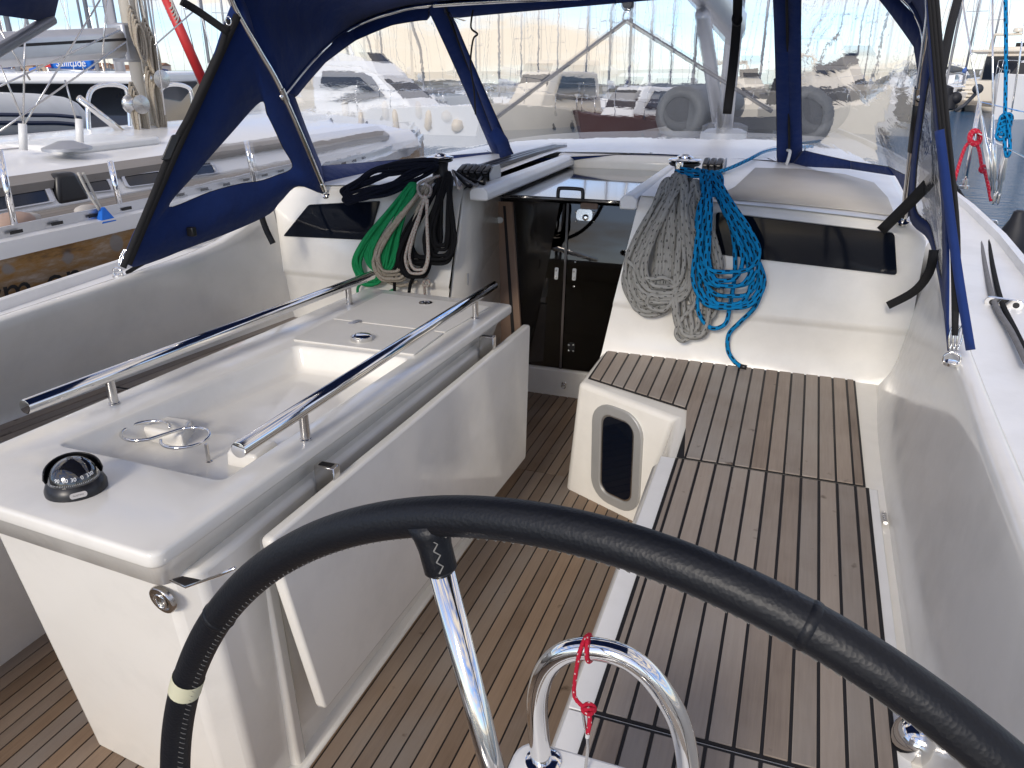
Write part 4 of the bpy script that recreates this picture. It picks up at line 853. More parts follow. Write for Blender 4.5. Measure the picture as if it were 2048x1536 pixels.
# starboard side panel, seen almost edge-on
ps_n = (leg_s[3]-leg_s[0]).cross(dring_s-leg_s[0]).normalized()
aft_s = [V(.24, 2.42, 1.80), V(.31, 2.33, 1.5), V(.38, 2.25, 1.2), dring_s+V(-.01, .03, .03)]
so = [leg_s[3]+V(.01, 0, .05), leg_s[2], leg_s[1], (leg_s[1]+leg_s[0])/2, leg_s[0]+V(.02, 0, 0), V(.46, 3.06, 1.03), V(.48, 2.85, .95), V(.47, 2.6, .91), V(.46, 2.4, .90), aft_s[3], aft_s[2], aft_s[1], aft_s[0]]
c_ = sum(so, V(0, 0, 0))/len(so); sp = [c_+(p-c_)*.70 for p in so]
panel(so, sp)
for dx, w_ in ((0, .011), (.007, .010), (.015, .009)):
    strip('strap', [V(.24+dx, 2.40-dx, 1.80), V(.31+dx, 2.31-dx, 1.5), V(.385+dx*.9, 2.23-dx, 1.2), V(.43+dx*.3, 2.17, .955)], w_, n_=V(-.5, -.85, 0))
strip('canvas_flap', [V(.315, 2.27, 1.45), V(.40, 2.2, 1.15), V(.468, 2.14, .93)], .022, 'navy_canvas', n_=V(-.3, -.95, 0))
strip('strap', [PY(1872, 350, 2.75), PY(1830, 395, 2.85), PY(1762, 462, 3.02)], .036)
strip('strap_end', [PY(1868, 500, 2.72), PY(1858, 545, 2.75), PY(1828, 583, 2.86), PY(1776, 611, 2.98)], .028)
strip('strap_end', [PY(1476, -30, 3.45), PY(1474, 40, 3.5), PY(1466, 130, 3.5), PY(1454, 228, 3.5)], .036)
MB().tube([PY(1474, 38, 3.49)+_r*(.018*math.cos(a))+_u*(.026*math.sin(a)) for a in [k*math.pi/7 for k in range(14)]], .004, 7, closed=True).build('strap_slide', 'black_plastic', hood_, smooth='all')
MB().tube(catmull([PY(946, 20, 3.68), PY(942, 55, 3.66), PY(955, 68, 3.66), PY(946, 80, 3.66), PY(941, 130, 3.7), PY(948, 180, 3.8), PY(951, 228, 3.9)], 5), .0045, 8).build('tie_cord', 'black_web', hood_, smooth='all')
strip('canvas_flap', [PY(984, 262, 4.1), PY(1004, 284, 4.12), PY(1013, 318, 4.2)], .07, 'navy_canvas')
zp = PY(1577, 316, 4.38); MB().tube(catmull([PY(1575, 300, 4.38), PY(1580, 303, 4.36), PY(1577, 318, 4.35), PY(1573, 329, 4.36)], 4), .008, 8).build('zip_pull', 'white_plastic', hood_, smooth='all')
# shackles that hold it down
for d_ in (dring_p, dring_s):
    s_ = empty('deck_shackle', d_-V(0, 0, .02), 'steel ring and snap hooks on the %s' % ('coaming beside the worn wooden hull' if d_.x < 0 else 'coaming beside the teak seat'), 'shackle')
    up_ = V(.02, .04, .09) if d_.x < 0 else V(.0, .02, .10); b_ = d_+V(0, 0, -.006)
    MB().lathe([(.02, -.004), (.02, .004), (.012, .007), (.001, .007)], b_, (0, 0, 1), 16).build('base', 'steel', s_, smooth=True)
    MB().tube([b_+V(.020*math.cos(a), 0, .012+.018*math.sin(a)) for a in [k*math.pi/8 for k in range(16)]], .0035, 8, closed=True).build('ring', 'steel', s_, smooth='all')
    for k in (-1, 0, 1):
        e_ = b_+up_*.35+V(.009*k, 0, 0); f_ = b_+up_+V(.010*k, 0, 0); sd_ = V(.006, .002, 0)
        MB().tube(catmull([e_, (e_+f_)/2+sd_, f_, (e_+f_)/2-sd_], 4, True), .0024, 7, closed=True).build('snap_hook', 'steel', s_, smooth='all')

# ---------------------------------------------------------------- bimini overhead
bim = empty('bimini', (-.95, .4, 2.0), 'navy blue bimini awning on a grey tube frame above the cockpit', 'bimini')
cp = PX(106, 45, -2.06); cs = V(2*CL-cp.x, cp.y, cp.z)
def bz(u): return cp.z+.42*math.sin(math.pi*min(1, max(0, u)))**.55
m = MB(); m.grid(lambda u, v: V(cp.x+(cs.x-cp.x)*u, cp.y-.04*math.sin(math.pi*u)-v*1.35, bz(u)+.03*math.sin(math.pi*v)), 24, 10); m.build('awning', 'navy_canvas', bim, smooth='all', solid=.004)
for k in (0, 1):
    a_ = cp if k == 0 else cs
    if k == 0: MB().tube([a_+V(0, -.0, .01), V(a_.x-.10*(1-2*k), .1, .9)], .016, 12).build('frame_tube', 'grey_alloy', bim, smooth='all')
    MB().tube([V(a_.x, cp.y-1.3, a_.z), V(a_.x-.10*(1-2*k), .1, .9)], .016, 12).build('frame_tube', 'grey_alloy', bim, smooth='all')

# ---------------------------------------------------------------- winches, clutches, ropes
def winch(c_, label, s=1.0):
    w_ = empty('winch', c_, label, 'winch', 'coachroof winches')
    z0 = roofz(c_.x, c_.y); h_ = c_.z-z0
    MB().lathe([(.052*s, 0), (.052*s, .012), (.040*s, .02), (.034*s, h_*.5), (.040*s, h_*.78), (.001, h_*.78)], V(c_.x, c_.y, z0), (0, 0, 1), 28).build('drum', 'black_plastic', w_, smooth=True)
    MB().lathe([(.054*s, h_*.74), (.060*s, h_*.78), (.060*s, h_*.82), (.050*s, h_*.84), (.060*s, h_*.88), (.061*s, h_*.90), (.054*s, h_*.92), (.001, h_*.92)], V(c_.x, c_.y, z0), (0, 0, 1), 32).build('self_tailer', 'black_plastic', w_, smooth=True)
    MB().lathe([(.061*s, h_*.885), (.063*s, h_*.905), (.055*s, h_*.93), (.032*s, h_*.96), (.030*s, h_), (.018*s, h_+.004), (.012*s, h_-.008), (.001, h_-.008)], V(c_.x, c_.y, z0), (0, 0, 1), 32).build('top_plate', 'steel', w_, smooth=True)
    a_ = V(c_.x, c_.y, z0)+V(-.012, -.055*s, 0); MB().loft([[a_+V(x_, y_, z_) for x_, y_ in ((-.015, -.012), (.015, -.012), (.015, .02), (-.015, .02))] for z_ in (h_*.55, h_*.90)]).build('feeder_arm', 'steel', w_, bevel=.005, seg=2, smooth=True)
    return w_
w1 = PY(880, 309, 3.24); w2 = PY(1371, 312, 3.27)
winch(w1, 'chrome-topped winch amid dark rope tails, to port of the hatch', .95); winch(w2, 'chrome-topped winch with blue rope wound on, to starboard of the hatch', 1.05)
def clutch(c_, n_, label, dx):
    k_ = empty('rope_clutch', c_, label, 'rope clutch', 'rope clutches')
    z0 = roofz(c_.x, c_.y)
    for k in range(n_):
        x_ = c_.x+dx*k
        b_ = MB().loft([[V(x_+sx*.014, c_.y+y_, z0+z_) for y_, z_ in ((-.055, 0), (-.055, .032), (.06, .032), (.06, 0))] for sx in (-1, 1)]).build('body', 'black_plastic', k_, bevel=.003, seg=1, smooth=True)
        MB().loft([[V(x_+sx*.012, c_.y+y_, z0+z_) for y_, z_ in ((-.075, .030), (-.07, .044), (-.01, .062), (.05, .060), (.055, .034))] for sx in (-1, 1)]).build('lever', 'black_plastic', b_, bevel=.005, seg=2, smooth=True)
    xe = c_.x+dx*(n_-.35); MB().loft([[V(x2, c_.y+y_, z0+z_) for y_, z_ in ((-.065, -.002), (-.065, .035), (-.03, .062), (.055, .062), (.07, .04), (.07, -.002))] for x2 in (xe, xe+.006)]).build('side_plate', 'grey_alloy', k_, bevel=.002, seg=1)
clutch(PZ(930, 352, 1.13), 5, 'bank of five black rope clutches to port of the hatch', .031)
clutch(PZ(1412, 338, 1.14), 3, 'short bank of black rope clutches behind the winch with blue rope', .031)

def ropeY(y, base=3.035): return base if y > 402 else base+(402-y)/60*.15
def RP(x, y, lift=0.0):
    p = PY(x, y, ropeY(y)); return p+(EYE-p).normalized()*lift
def coil(label, mat, r, loops, tails=(), group='coiled ropes hung on the coachroof', name='rope_coil', seed=1, n=9):
    """loops: (top x, top y, left x, right x, bottom y, count, spread, depth) in photograph pixels on the bulkhead"""
    rnd = random.Random(seed); m = MB()
    for (tx, ty, lx_, rx_, by, cnt, spd, dep) in loops:
        path = []
        for k in range(cnt):
            f = k/max(1, cnt-1); j = lambda a: rnd.uniform(-a, a)
            l_ = lx_+(rx_-lx_)*.30*f*rnd.uniform(.4, 1)+j(spd*.4); r2 = rx_-(rx_-lx_)*.30*rnd.random()*f+j(spd*.4); b_ = by-spd*2.2*rnd.random()
            mx_ = (l_+r2)/2+j(spd*.5); d0 = dep+rnd.uniform(0, .030); d1 = dep+rnd.uniform(0, .030); hh = b_-ty
            tj = j(spd*.5)
            pts = [(tx+tj-2, ty+j(2), d0+.012), (tx+(l_-tx)*.42, ty+hh*.28, d0+.006), (tx+(l_-tx)*.80, ty+hh*.56, d0), (l_, ty+hh*.80, d0), (l_+(mx_-l_)*.35, b_-hh*.03, (d0+d1)/2), (mx_, b_, (d0+d1)/2), (r2-(r2-mx_)*.35, b_-hh*.03, (d0+d1)/2), (r2, ty+hh*.80, d1), (tx+(r2-tx)*.80, ty+hh*.56, d1), (tx+(r2-tx)*.42, ty+hh*.28, d1+.006), (tx-tj+2, ty+j(2), d1+.014)]
            path += [RP(x, y, d) for x, y, d in pts]
        m.tube(catmull(path, 6), r, n)
    for t in tails: m.tube(catmull([RP(x, y, d) for x, y, d in t], 6), r, n)
    o = m.build(name, mat, None, smooth='all'); tag(o, label, 'rope', group); return o
coil('bundle of green rope hanging leftmost below the port winch', 'rope_green', .0066, [(822, 372, 706, 770, 572, 10, 10, .012), (826, 376, 730, 792, 548, 7, 10, .02)], [[(735, 555, .02), (716, 575, .02), (722, 592, .02), (760, 590, .02), (790, 578, .02)]], seed=3)
coil('bundle of plain beige rope between the green and the black coils', 'rope_beige', .0068, [(858, 366, 744, 818, 562, 9, 9, .035)], [[(770, 560, .03), (800, 572, .03), (835, 562, .03)]], seed=5)
coil('thick bundle of black rope below the port winch, behind the flecked cord', 'rope_black', .0074, [(880, 366, 795, 862, 556, 10, 8, .05), (884, 362, 806, 880, 535, 8, 10, .045)], [[(800, 500, .04), (790, 545, .04), (789, 585, .04)], [(845, 545, .05), (824, 560, .05), (818, 585, .05)]], seed=8)
coil('bundle of black rope hanging rightmost below the port winch', 'rope_black', .0074, [(896, 352, 848, 908, 528, 8, 8, .065), (898, 356, 858, 905, 505, 6, 9, .07)], seed=12)
coil('beige rope flecked with red, knotted and hung among the black coils', 'rope_fleck_beige', .0064, [(852, 398, 812, 858, 548, 2, 4, .085)], [[(880, 352, .09), (852, 360, .09), (836, 372, .09), (842, 392, .095), (858, 392, .1), (862, 376, .1), (852, 366, .10), (876, 352, .09)], [(862, 470, .03), (858, 520, .03), (852, 556, .03), (846, 568, .035), (856, 572, .04), (858, 562, .035), (848, 560, .03), (850, 590, .02)]], seed=4)
# navy rope lying in a heap along the roof edge
m = MB(); rnd = random.Random(2)
def roofp(x, y, lift): 
    p = onroof(x, y, lift) if y < 392 else PY(x, y, 3.04); return p
path = []
for k in range(9):
    j = lambda a: rnd.uniform(-a, a); lf_ = .012+.010*(k % 4)
    for (x, y, e_) in ((868+j(8), 345+j(6), .03), (800+j(8), 352+j(7), .02), (745+j(8), 366+j(8), .01), (712+j(8), 384+j(6), 0), (694+j(7), 398+j(6), 0), (702+j(8), 410+j(3), 0), (735+j(8), 402+j(5), 0), (780+j(8), 388+j(5), 0), (830+j(8), 366+j(7), .01), (866+j(8), 352+j(6), .03)):
        p = PY(x, y, 3.03+max(0, (395-y)/60*.16)); path.append(p+V(0, -.012, lf_+e_*.4))
m.tube(catmull(path, 6), .0075, 9); tag(m.build('rope_coil', 'rope_navy', None, smooth='all'), 'dark navy rope heaped along the roof edge over the port window', 'rope', 'coiled ropes hung on the coachroof')
coil('big bundle of grey flecked rope hanging from the starboard winch', 'rope_grey', .0092, [(1336, 366, 1246, 1322, 604, 7, 16, .008), (1392, 372, 1350, 1440, 600, 6, 14, .006), (1352, 358, 1252, 1345, 632, 12, 16, .012), (1362, 362, 1262, 1385, 606, 9, 16, .03), (1390, 372, 1380, 1446, 640, 4, 10, .010), (1368, 376, 1346, 1424, 676, 5, 9, .025)], [[(1256, 520, .05), (1290, 556, .05), (1330, 556, .055), (1352, 578, .05), (1330, 620, .05), (1296, 612, .05), (1300, 590, .055), (1320, 596, .05)], [(1392, 366, .05), (1372, 420, .05), (1388, 520, .045), (1392, 600, .045), (1362, 640, .045), (1352, 668, .045), (1366, 682, .045), (1384, 664, .045), (1378, 610, .04)]], seed=6)
coil('bundle of bright blue rope with black flecks hanging from the starboard winch', 'rope_blue', .0088, [(1412, 352, 1388, 1524, 616, 5, 16, .055), (1424, 352, 1396, 1516, 575, 4, 14, .065)], [[(1352, 342, .05), (1366, 348, .06), (1392, 352, .065), (1418, 350, .06), (1440, 366, .05), (1452, 400, .05), (1470, 450, .05), (1500, 500, .05), (1524, 560, .045), (1512, 610, .04), (1480, 644, .03), (1458, 668, .025), (1456, 700, .02), (1468, 722, .015), (1482, 733, .012)], [(1362, 338, .02), (1400, 344, .03), (1440, 350, .03), (1438, 385, .05), (1404, 400, .06), (1392, 470, .06), (1400, 560, .055), (1396, 620, .055), (1420, 655, .05), (1450, 648, .05), (1460, 610, .045), (1470, 540, .04), (1466, 470, .04), (1446, 405, .045), (1430, 365, .05)]], seed=9)
e0 = RP(1480, 732, .013); tag(MB().tube([e0, RP(1488, 734, .012), RP(1493, 735, .012)], .0096, 10).build('rope_end_whipping', 'black_plastic', None, smooth='all'), 'black taped end of the blue rope on the teak seat', 'rope end')
bl = MB(); bl.tube(catmull([w2+V(.05, .0, -.05), onroof(1420, 346, .03), onroof(1455, 338, .02), onroof(1500, 318, .02), onroof(1545, 296, .02), onroof(1640, 282, .02)], 6), .0088, 9); tag(bl.build('blue_halyard', 'rope_blue', None, smooth='all'), 'blue flecked rope led forward from the starboard winch under the sprayhood', 'rope')
for k, (x, mt) in enumerate(((925, 'rope_fleck_beige'), (945, 'rope_black'), (957, 'rope_plain_grey'), (970, 'rope_black'))):
    m = MB(); m.tube(catmull([w1+V(.05, .02, -.07), onroof(x-8, 376-3*k, .012), onroof(x, 368-3*k, .012), onroof(x+10, 352-2*k, .016)], 5), .006, 8); tag(m.build('control_line', mt, None, smooth='all'), ('beige flecked' if k == 0 else 'grey' if k == 2 else 'black')+' control line leading from the port winch into the black clutches', 'rope', 'control lines at the clutches')
# lines on the side decks, led through steel pad eyes
dz_ = .765
pts_b = [(1890, 335), (1925, 392), (1955, 432), (1972, 462), (1985, 530), (2002, 600), (2030, 660), (2062, 725)]
for off, mt, lab in ((0, 'rope_black', 'black line led along the starboard side deck through steel eyes'), (-14, 'rope_plain_grey', 'grey line led along the starboard side deck beside the black one')):
    m = MB(); m.tube(catmull([PZ(x+off*(1 if 440 < y < 620 else .5), y+(4 if off else 0), dz_+.02) for x, y in pts_b], 6), .0095, 10); tag(m.build('deck_line', mt, None, smooth='all'), lab, 'rope')
def padeye(c_, ax, parent=yacht):
    ax = Vector(ax).normalized(); m = MB(); o_ = rrect(c_+V(0, 0, .018), ax, V(0, 0, 1), .13, .040, .018, 4)
    m.prism(o_, V(-ax.y, ax.x, 0)*.012); m.build('fairlead', 'steel', parent, bevel=.003, seg=2, smooth=True)
    for s in (-1, 1): MB().lathe([(.011, -.002), (.011, .015)], c_+ax*(.038*s)+V(0, 0, .018), (-ax.y, ax.x, 0), 14).build('fairlead_eye', 'black_plastic', parent, smooth=True)
padeye(PZ(1968, 452, dz_), (1, -.25, 0)); padeye(PZ(2006, 617, dz_), (1, -.25, 0)); padeye(PZ(376, 490, .79), (.8, .6, 0))
m = MB(); m.tube(catmull([PZ(255, 545, .80), PZ(300, 520, .80), PZ(375, 490, .81), PZ(430, 468, .80), PZ(480, 447, .80), PZ(560, 420, .80)], 5), .009, 9); tag(m.build('deck_line', 'rope_black', None, smooth='all'), 'black line along the port side deck under the sprayhood', 'rope')
# ---------------------------------------------------------------- water, far shore
TILT = .013                                            # the yacht lies a little bow-up: the sea falls away ahead of it
def wz(x, y): return WATER-TILT*(x*_fh.x+y*_fh.y)
def hdir(x):
    d = ray(x, HY); d = V(d.x, d.y, 0); return d.normalized()
def W(x, D, h=0.0):
    d = hdir(x)*D; return V(d.x, d.y, wz(d.x, d.y)+h)
m = MB(); m.grid(lambda u, v: (lambda a, r_: V(r_*math.cos(a), r_*math.sin(a), wz(r_*math.cos(a), r_*math.sin(a))))(u*2*math.pi, 4000*v**3+.01), 48, 14)
wo_ = m.build('water', 'water', None, smooth='all'); wo_['kind'] = 'structure'
def ridge(name, mat, D, h0, h1, xa, xb, n, seed, depth):
    rnd = random.Random(seed); ph = [rnd.uniform(0, 6) for _ in range(4)]; front_, top_, back = [], [], []
    for k in range(n+1):
        t = k/n; x_ = xa+(xb-xa)*t; hh = h0+(h1-h0)*(.5+.25*math.sin(t*9+ph[0])+.15*math.sin(t*23+ph[1])+.1*math.sin(t*51+ph[2]))
        front_.append(W(x_, D, -1)); top_.append(W(x_, D+depth*.6, hh)); back.append(W(x_, D+depth, -1))
    o = MB().loft([front_, [a*.55+b*.45+V(0, 0, (b.z-a.z)*.25) for a, b in zip(front_, top_)], top_, back], closed=False).build(name, mat, None, smooth='all'); o['kind'] = 'structure'; return o
ridge('hills', 'hill_scrub', 900, 7, 13, -900, 2900, 60, 4, 500)
ridge('breakwater', 'rock', 240, 1.1, 1.9, -900, 900, 60, 9, 10)
rnd = random.Random(11); wall_me = None
for k in range(46):
    x_ = -20+k*7.6+rnd.uniform(-3, 3); D = 880+rnd.uniform(0, 170); p = W(x_, D, rnd.uniform(2.5, 8.5)); s_ = rnd.uniform(.8, 1.5); a_ = rnd.uniform(0, 3)
    h = empty('house', p, rnd.choice(['pale house', 'ochre house', 'tan house'])+' among the far houses on the shore beyond the masts', 'house', 'houses on the far shore')
    if wall_me is None:
        wo1 = MB().box((-5, -4, -4), (5, 4, 4)).build('wall', 'house_wall', h); ro1 = MB().loft([[V(-5.3, -4.4, 4), V(5.3, -4.4, 4), V(5.3, 0, 6), V(-5.3, 0, 6)], [V(-5.3, 4.4, 4), V(5.3, 4.4, 4), V(5.3, 0, 6.01), V(-5.3, 0, 6.01)]]).build('roof', 'house_roof', h)
        wi1 = MB().box((-3, -4.1, -1), (-1.4, -4.02, 1.6)).build('window', 'dark_window', h); wall_me = (wo1, ro1, wi1)
        for q in wall_me: q.matrix_parent_inverse = Matrix()
    else:
        for q in wall_me: c = q.copy(); COL.objects.link(c); c.parent = h; c.matrix_parent_inverse = Matrix()
    h.rotation_euler = (0, 0, a_); h.scale = (s_, s_, s_)

# ---------------------------------------------------------------- boats
class Frame:
    """local axes of a boat: x forward, y to port, z up, origin on the waterline amidships"""
    def __init__(s, stern, bow):
        s.o = (stern+bow)/2; f = V(bow.x-stern.x, bow.y-stern.y, 0); s.L = f.length; s.f = f.normalized(); s.p = V(-s.f.y, s.f.x, 0)
    def __call__(s, x, y, z): return s.o+s.f*x+s.p*y+V(0, 0, z)
def hull_mesh(fr, L_, B, zf, zb, n=10, raked=.06):
    secs = []
    for k in range(n+1):
        t = k/n; x_ = -L_/2+L_*t; w_ = B/2*(1-max(0, (t-.35)/.65)**2.4)*(.86+.14*min(1, t/.35)); w_ = max(w_, .01); zz = zb+(zf-zb)*t**1.6
        secs.append([fr(x_, w_*.0, -.4), fr(x_+.0, w_*.80, -.3), fr(x_+L_*raked*t*.4, w_*.95, zz*.45), fr(x_+L_*raked*t, w_, zz), fr(x_+L_*raked*t, w_-.04, zz+.03), fr(x_+L_*raked*t, 0, zz+.06), fr(x_+L_*raked*t, -w_+.04, zz+.03), fr(x_+L_*raked*t, -w_, zz), fr(x_+L_*raked*t*.4, -w_*.95, zz*.45), fr(x_, -w_*.80, -.3)])
    return MB().loft(secs)
def cab(fr, x0, x1, w0, w1, z0, z1, rf=.5, ra=.15, inset_=.12):
    """deckhouse: raked front rf, raked back ra"""
    b = [fr(x0, -w0/2, z0), fr(x1, -w1/2, z0), fr(x1, w1/2, z0), fr(x0, w0/2, z0)]
    t = [fr(x0+ra, -w0/2+inset_, z1), fr(x1-rf, -w1/2+inset_*1.3, z1), fr(x1-rf, w1/2-inset_*1.3, z1), fr(x0+ra, w0/2-inset_, z1)]
    return MB().loft([b, t])
def sidewin(fr, par, pts, w_, mat='dark_window', name='window'):
    """a window on both flanks: pts are (x, z, half width)"""
    for s in (1, -1): MB().prism([fr(x_, s*y_, z_) for x_, z_, y_ in pts], fr.p*(s*.03)).build(name, mat, par, bevel=.01, seg=1)
def wires(fr, par, segs, r=.012, mat='steel_dull', name='stay'):
    for a, b in segs: MB().tube([fr(*a), fr(*b)], r, 5).build(name, mat, par)
def sailboat(stern, bow, label, mast_h, hullmat='white_paint', cover=None, group=None, B=3.2, zb=1.0, zf=1.35, detail=True, mast_r=.075, lettering=None, mx_=.07):
    fr = Frame(stern, bow); L_ = fr.L; e = empty('moored_sailboat', fr.o, label, 'sailboat', group)
    hull_mesh(fr, L_, B, zf, zb).build('hull', hullmat, e, smooth=True)
    cab(fr, -L_*.12, L_*.24, B*.62, B*.45, zb+.02, zb+.50, .7, .2).build('cabin', 'white_paint', e, bevel=.05, seg=2, smooth=True)
    sidewin(fr, e, [(-L_*.08, zb+.18, B*.305), (L_*.12, zb+.18, B*.265), (L_*.10, zb+.36, B*.25), (-L_*.07, zb+.36, B*.29)], .03)
    mx = L_*mx_; MB().tube([fr(mx, 0, zb), fr(mx, 0, mast_h)], mast_r, 8).build('mast', 'grey_alloy', e, smooth='all')
    bm_ = MB().tube([fr(mx-.05, 0, zb+1.25), fr(mx-L_*.36, 0, zb+1.35)], .075, 8).build('boom', 'aluminium', e, smooth='all')
    if cover:
        MB().loft([[fr(mx-.15-L_*.34*t, .13*math.sin(a)*(1-.5*t), zb+1.35+.24*(1-.35*t)+(.24*(1-.35*t))*math.cos(a)) for a in [k*2*math.pi/8 for k in range(8)]] for t in (0, .05, .3, .6, .9, 1)]).build('sail_cover', cover, bm_, smooth='all')
        if lettering:
            vs = -1 if (EYE-fr.o).dot(fr.p) < 0 else 1
            text_mesh('lettering', lettering, .36, 'white_paint', bm_, fr(mx-L_*.17, vs*.17, zb+1.56), fr.f*(-vs), V(0, 0, 1), .004)
            MB().prism([fr(mx-L_*.17+vs*1.05, vs*.17, zb+1.42), fr(mx-L_*.17+vs*.8, vs*.17, zb+1.42), fr(mx-L_*.17+vs*.86, vs*.17, zb+1.78)], fr.p*(vs*.01)).build('emblem', 'red_paint', bm_)
    if detail:
        for q in (.45, .72):
            zz = zb+(mast_h-zb)*q; MB().tube([fr(mx, -.75, zz), fr(mx, .75, zz)], .025, 5).build('spreader', 'aluminium', e)
    wires(fr, e, [((L_*.5, 0, zf), (mx, 0, mast_h)), ((-L_*.48, 0, zb), (mx, 0, mast_h)), ((mx, B*.46, zb), (mx, .05, mast_h*.96)), ((mx, -B*.46, zb), (mx, -.05, mast_h*.96))])
    return e, fr
def rail_run(fr, par, pts, h=.6, r=.016, posts=True):
    P = [fr(*p) for p in pts]; MB().tube(catmull([p+V(0, 0, h) for p in P], 3), r, 6).build('guard_rail', 'steel', par, smooth='all')
    if posts:
        for p in P: MB().tube([p, p+V(0, 0, h)], r, 6).build('stanchion', 'steel', par, smooth='all')
def motor_yacht(stern, bow, label, B, zb, zf, mat='white_paint', fly=True, group=None, house=None, arch=True, winmat='dark_window', canvas_=None, top=None, hmat=None):
    fr = Frame(stern, bow); L_ = fr.L; e = empty('motor_yacht', fr.o, label, 'motorboat', group)
    hull_mesh(fr, L_, B, zf, zb).build('hull', mat, e, smooth=True)
    z1 = zb+(top or 1.25)
    MB().prism([fr(-L_*.42, B*.47, zb+.02), fr(L_*.22, B*.40, zb+.22), fr(L_*.22, -B*.40, zb+.22), fr(-L_*.42, -B*.47, zb+.02)], (0, 0, .12)).build('side_deck', mat, e, bevel=.03, seg=2, smooth=True)
    cab(fr, -L_*.28, L_*.27, B*.80, B*.52, zb+.1, z1, L_*.16, .25).build('deckhouse', hmat or mat, e, bevel=.10, seg=3, smooth=True)
    hw0, hw1 = B*.40, B*.30
    sidewin(fr, e, [(-L_*.22, zb+.55, hw0-.035), (L_*.14, zb+.55, hw1-.0), (L_*.06, z1-.2, hw1-.08), (-L_*.20, z1-.2, hw0-.10)], .03, winmat)
    MB().prism([fr(L_*.205, -B*.235, zb+.52), fr(L_*.205, B*.235, zb+.52), fr(L_*.125, B*.21, z1-.16), fr(L_*.125, -B*.21, z1-.16)], fr.f*.05+V(0, 0, .03)).build('windscreen', winmat, e, bevel=.01, seg=1)
    for k in range(3):
        for s in (1, -1): MB().lathe([(.16, 0), (.16, .02), (.11, .03), (.001, .03)], fr(-L_*.05+L_*.12*k, s*(B*.47*(1-.05*k**2)), zb*.62), fr.p*s, 12).build('porthole', winmat, e, smooth=True)
    if fly:
        cab(fr, -L_*.26, L_*.10, B*.66, B*.46, z1-.02, z1+.42, .5, .1, .08).build('flybridge', mat, e, bevel=.06, seg=2, smooth=True)
        MB().prism([fr(L_*.06, -B*.18, z1+.4), fr(L_*.06, B*.18, z1+.4), fr(L_*.02, B*.16, z1+.75), fr(L_*.02, -B*.16, z1+.75)], fr.f*.02).build('fly_screen', winmat, e)
    if arch:
        za = z1+(1.15 if fly else .8)
        MB().tube(catmull([fr(-L_*.26, -B*.34, z1), fr(-L_*.30, -B*.31, za-.1), fr(-L_*.31, -B*.2, za), fr(-L_*.31, B*.2, za), fr(-L_*.30, B*.31, za-.1), fr(-L_*.26, B*.34, z1)], 4), .09, 8).build('radar_arch', mat, e, smooth='all')
        MB().lathe([(.08, 0), (.08, .12), (.28, .14), (.30, .24), (.24, .36), (.05, .40)], fr(-L_*.31, 0, za), (0, 0, 1), 16).build('radar_dome', mat, e, smooth=True)
        MB().tube([fr(-L_*.31, B*.15, za), fr(-L_*.34, B*.15, za+1.8)], .012, 5).build('aerial', 'white_paint', e)
    if canvas_: cab(fr, -L_*.46, -L_*.20, B*.78, B*.74, zb+.1, z1+.1, .1, .35).build('cockpit_canopy', canvas_, e, bevel=.08, seg=3, smooth=True)
    rail_run(fr, e, [(L_*.02, B*.46, zb+.12), (L_*.2, B*.41, zb+.2), (L_*.38, B*.25, zf-.08), (L_*.54, 0, zf+.02), (L_*.38, -B*.25, zf-.08), (L_*.2, -B*.41, zb+.2), (L_*.02, -B*.46, zb+.12)])
    return e, fr
def fender(p, mat, label, group, r=.13, h=.62, ball=False):
    if ball: o = MB().ball(p, r, 14).build('fender', mat, None, smooth='all')
    else: o = MB().lathe([(.02, h/2+.06), (.035, h/2+.05), (r*.55, h/2), (r, h/2-.08), (r, -h/2+.08), (r*.55, -h/2), (.035, -h/2-.04)], p, (0, 0, 1), 14).build('fender', mat, None, smooth=True)
    tag(o, label, 'fender', group); return o

# across the fairway, seen through the sprayhood windows
yA, fA = motor_yacht(W(565, 41), W(945, 31), 'white motor yacht with a dark oval side window and radar arch beyond the sprayhood', 3.4, 1.05, 1.5)
for k, (x_, y_) in enumerate(((.05, .9), (.22, .9), (.34, .98))):
    s = -1 if (EYE-fA.o).dot(fA.p) < 0 else 1
    fender(fA(fA.L*x_, s*(3.4/2*(1-max(0, (x_+.5-.35)/.65)**2.4)+.10), y_), 'fender_cream', 'cream fender hung on the side of the white motor yacht', 'cream fenders on the motor yacht')
fender(fA(fA.L*.43, s*.55, .75), 'fender_cream', 'round cream fender at the bow of the white motor yacht', None, .22, ball=True)
yB, fB = motor_yacht(W(1200, 42), W(990, 34), 'cream pilothouse motorboat with small dark windows', 3.3, 1.1, 1.6, 'cream_paint', fly=False, arch=False, top=1.7)
MB().box((0, 0, 0), (.01, .01, .01)) 
s = -1 if (EYE-fB.o).dot(fB.p) < 0 else 1
for k in range(3): fender(fB(-fB.L*(.10+.12*k), s*1.72, .75), 'orange_plastic', 'orange fender hung along the cream pilothouse motorboat', 'orange fenders on the pilothouse boat', .12, .6)
yC, fC = motor_yacht(W(1395, 40), W(1170, 33), 'dark red hulled boat with a grey canvas canopy beyond the mast', 3.2, .95, 1.3, 'maroon_paint', fly=False, arch=False, canvas_='grey_canvas', top=1.3, hmat='white_paint')
yD, fD = motor_yacht(W(1590, 42), W(1850, 34), 'cream motor yacht with a dark canvas canopy right of the mast', 3.8, 1.3, 1.8, 'cream_paint', fly=True, arch=True, canvas_='black_canvas')
yE, fE = motor_yacht(W(480, 56), W(690, 48), 'beige motor yacht lying behind the white one with the oval window', 3.6, 1.2, 1.7, 'cream_paint', fly=True)
yG, fG = motor_yacht(W(1440, 52), W(1560, 46), 'small cream cruiser directly behind the mast', 3.4, 1.2, 1.6, 'cream_paint', fly=True)
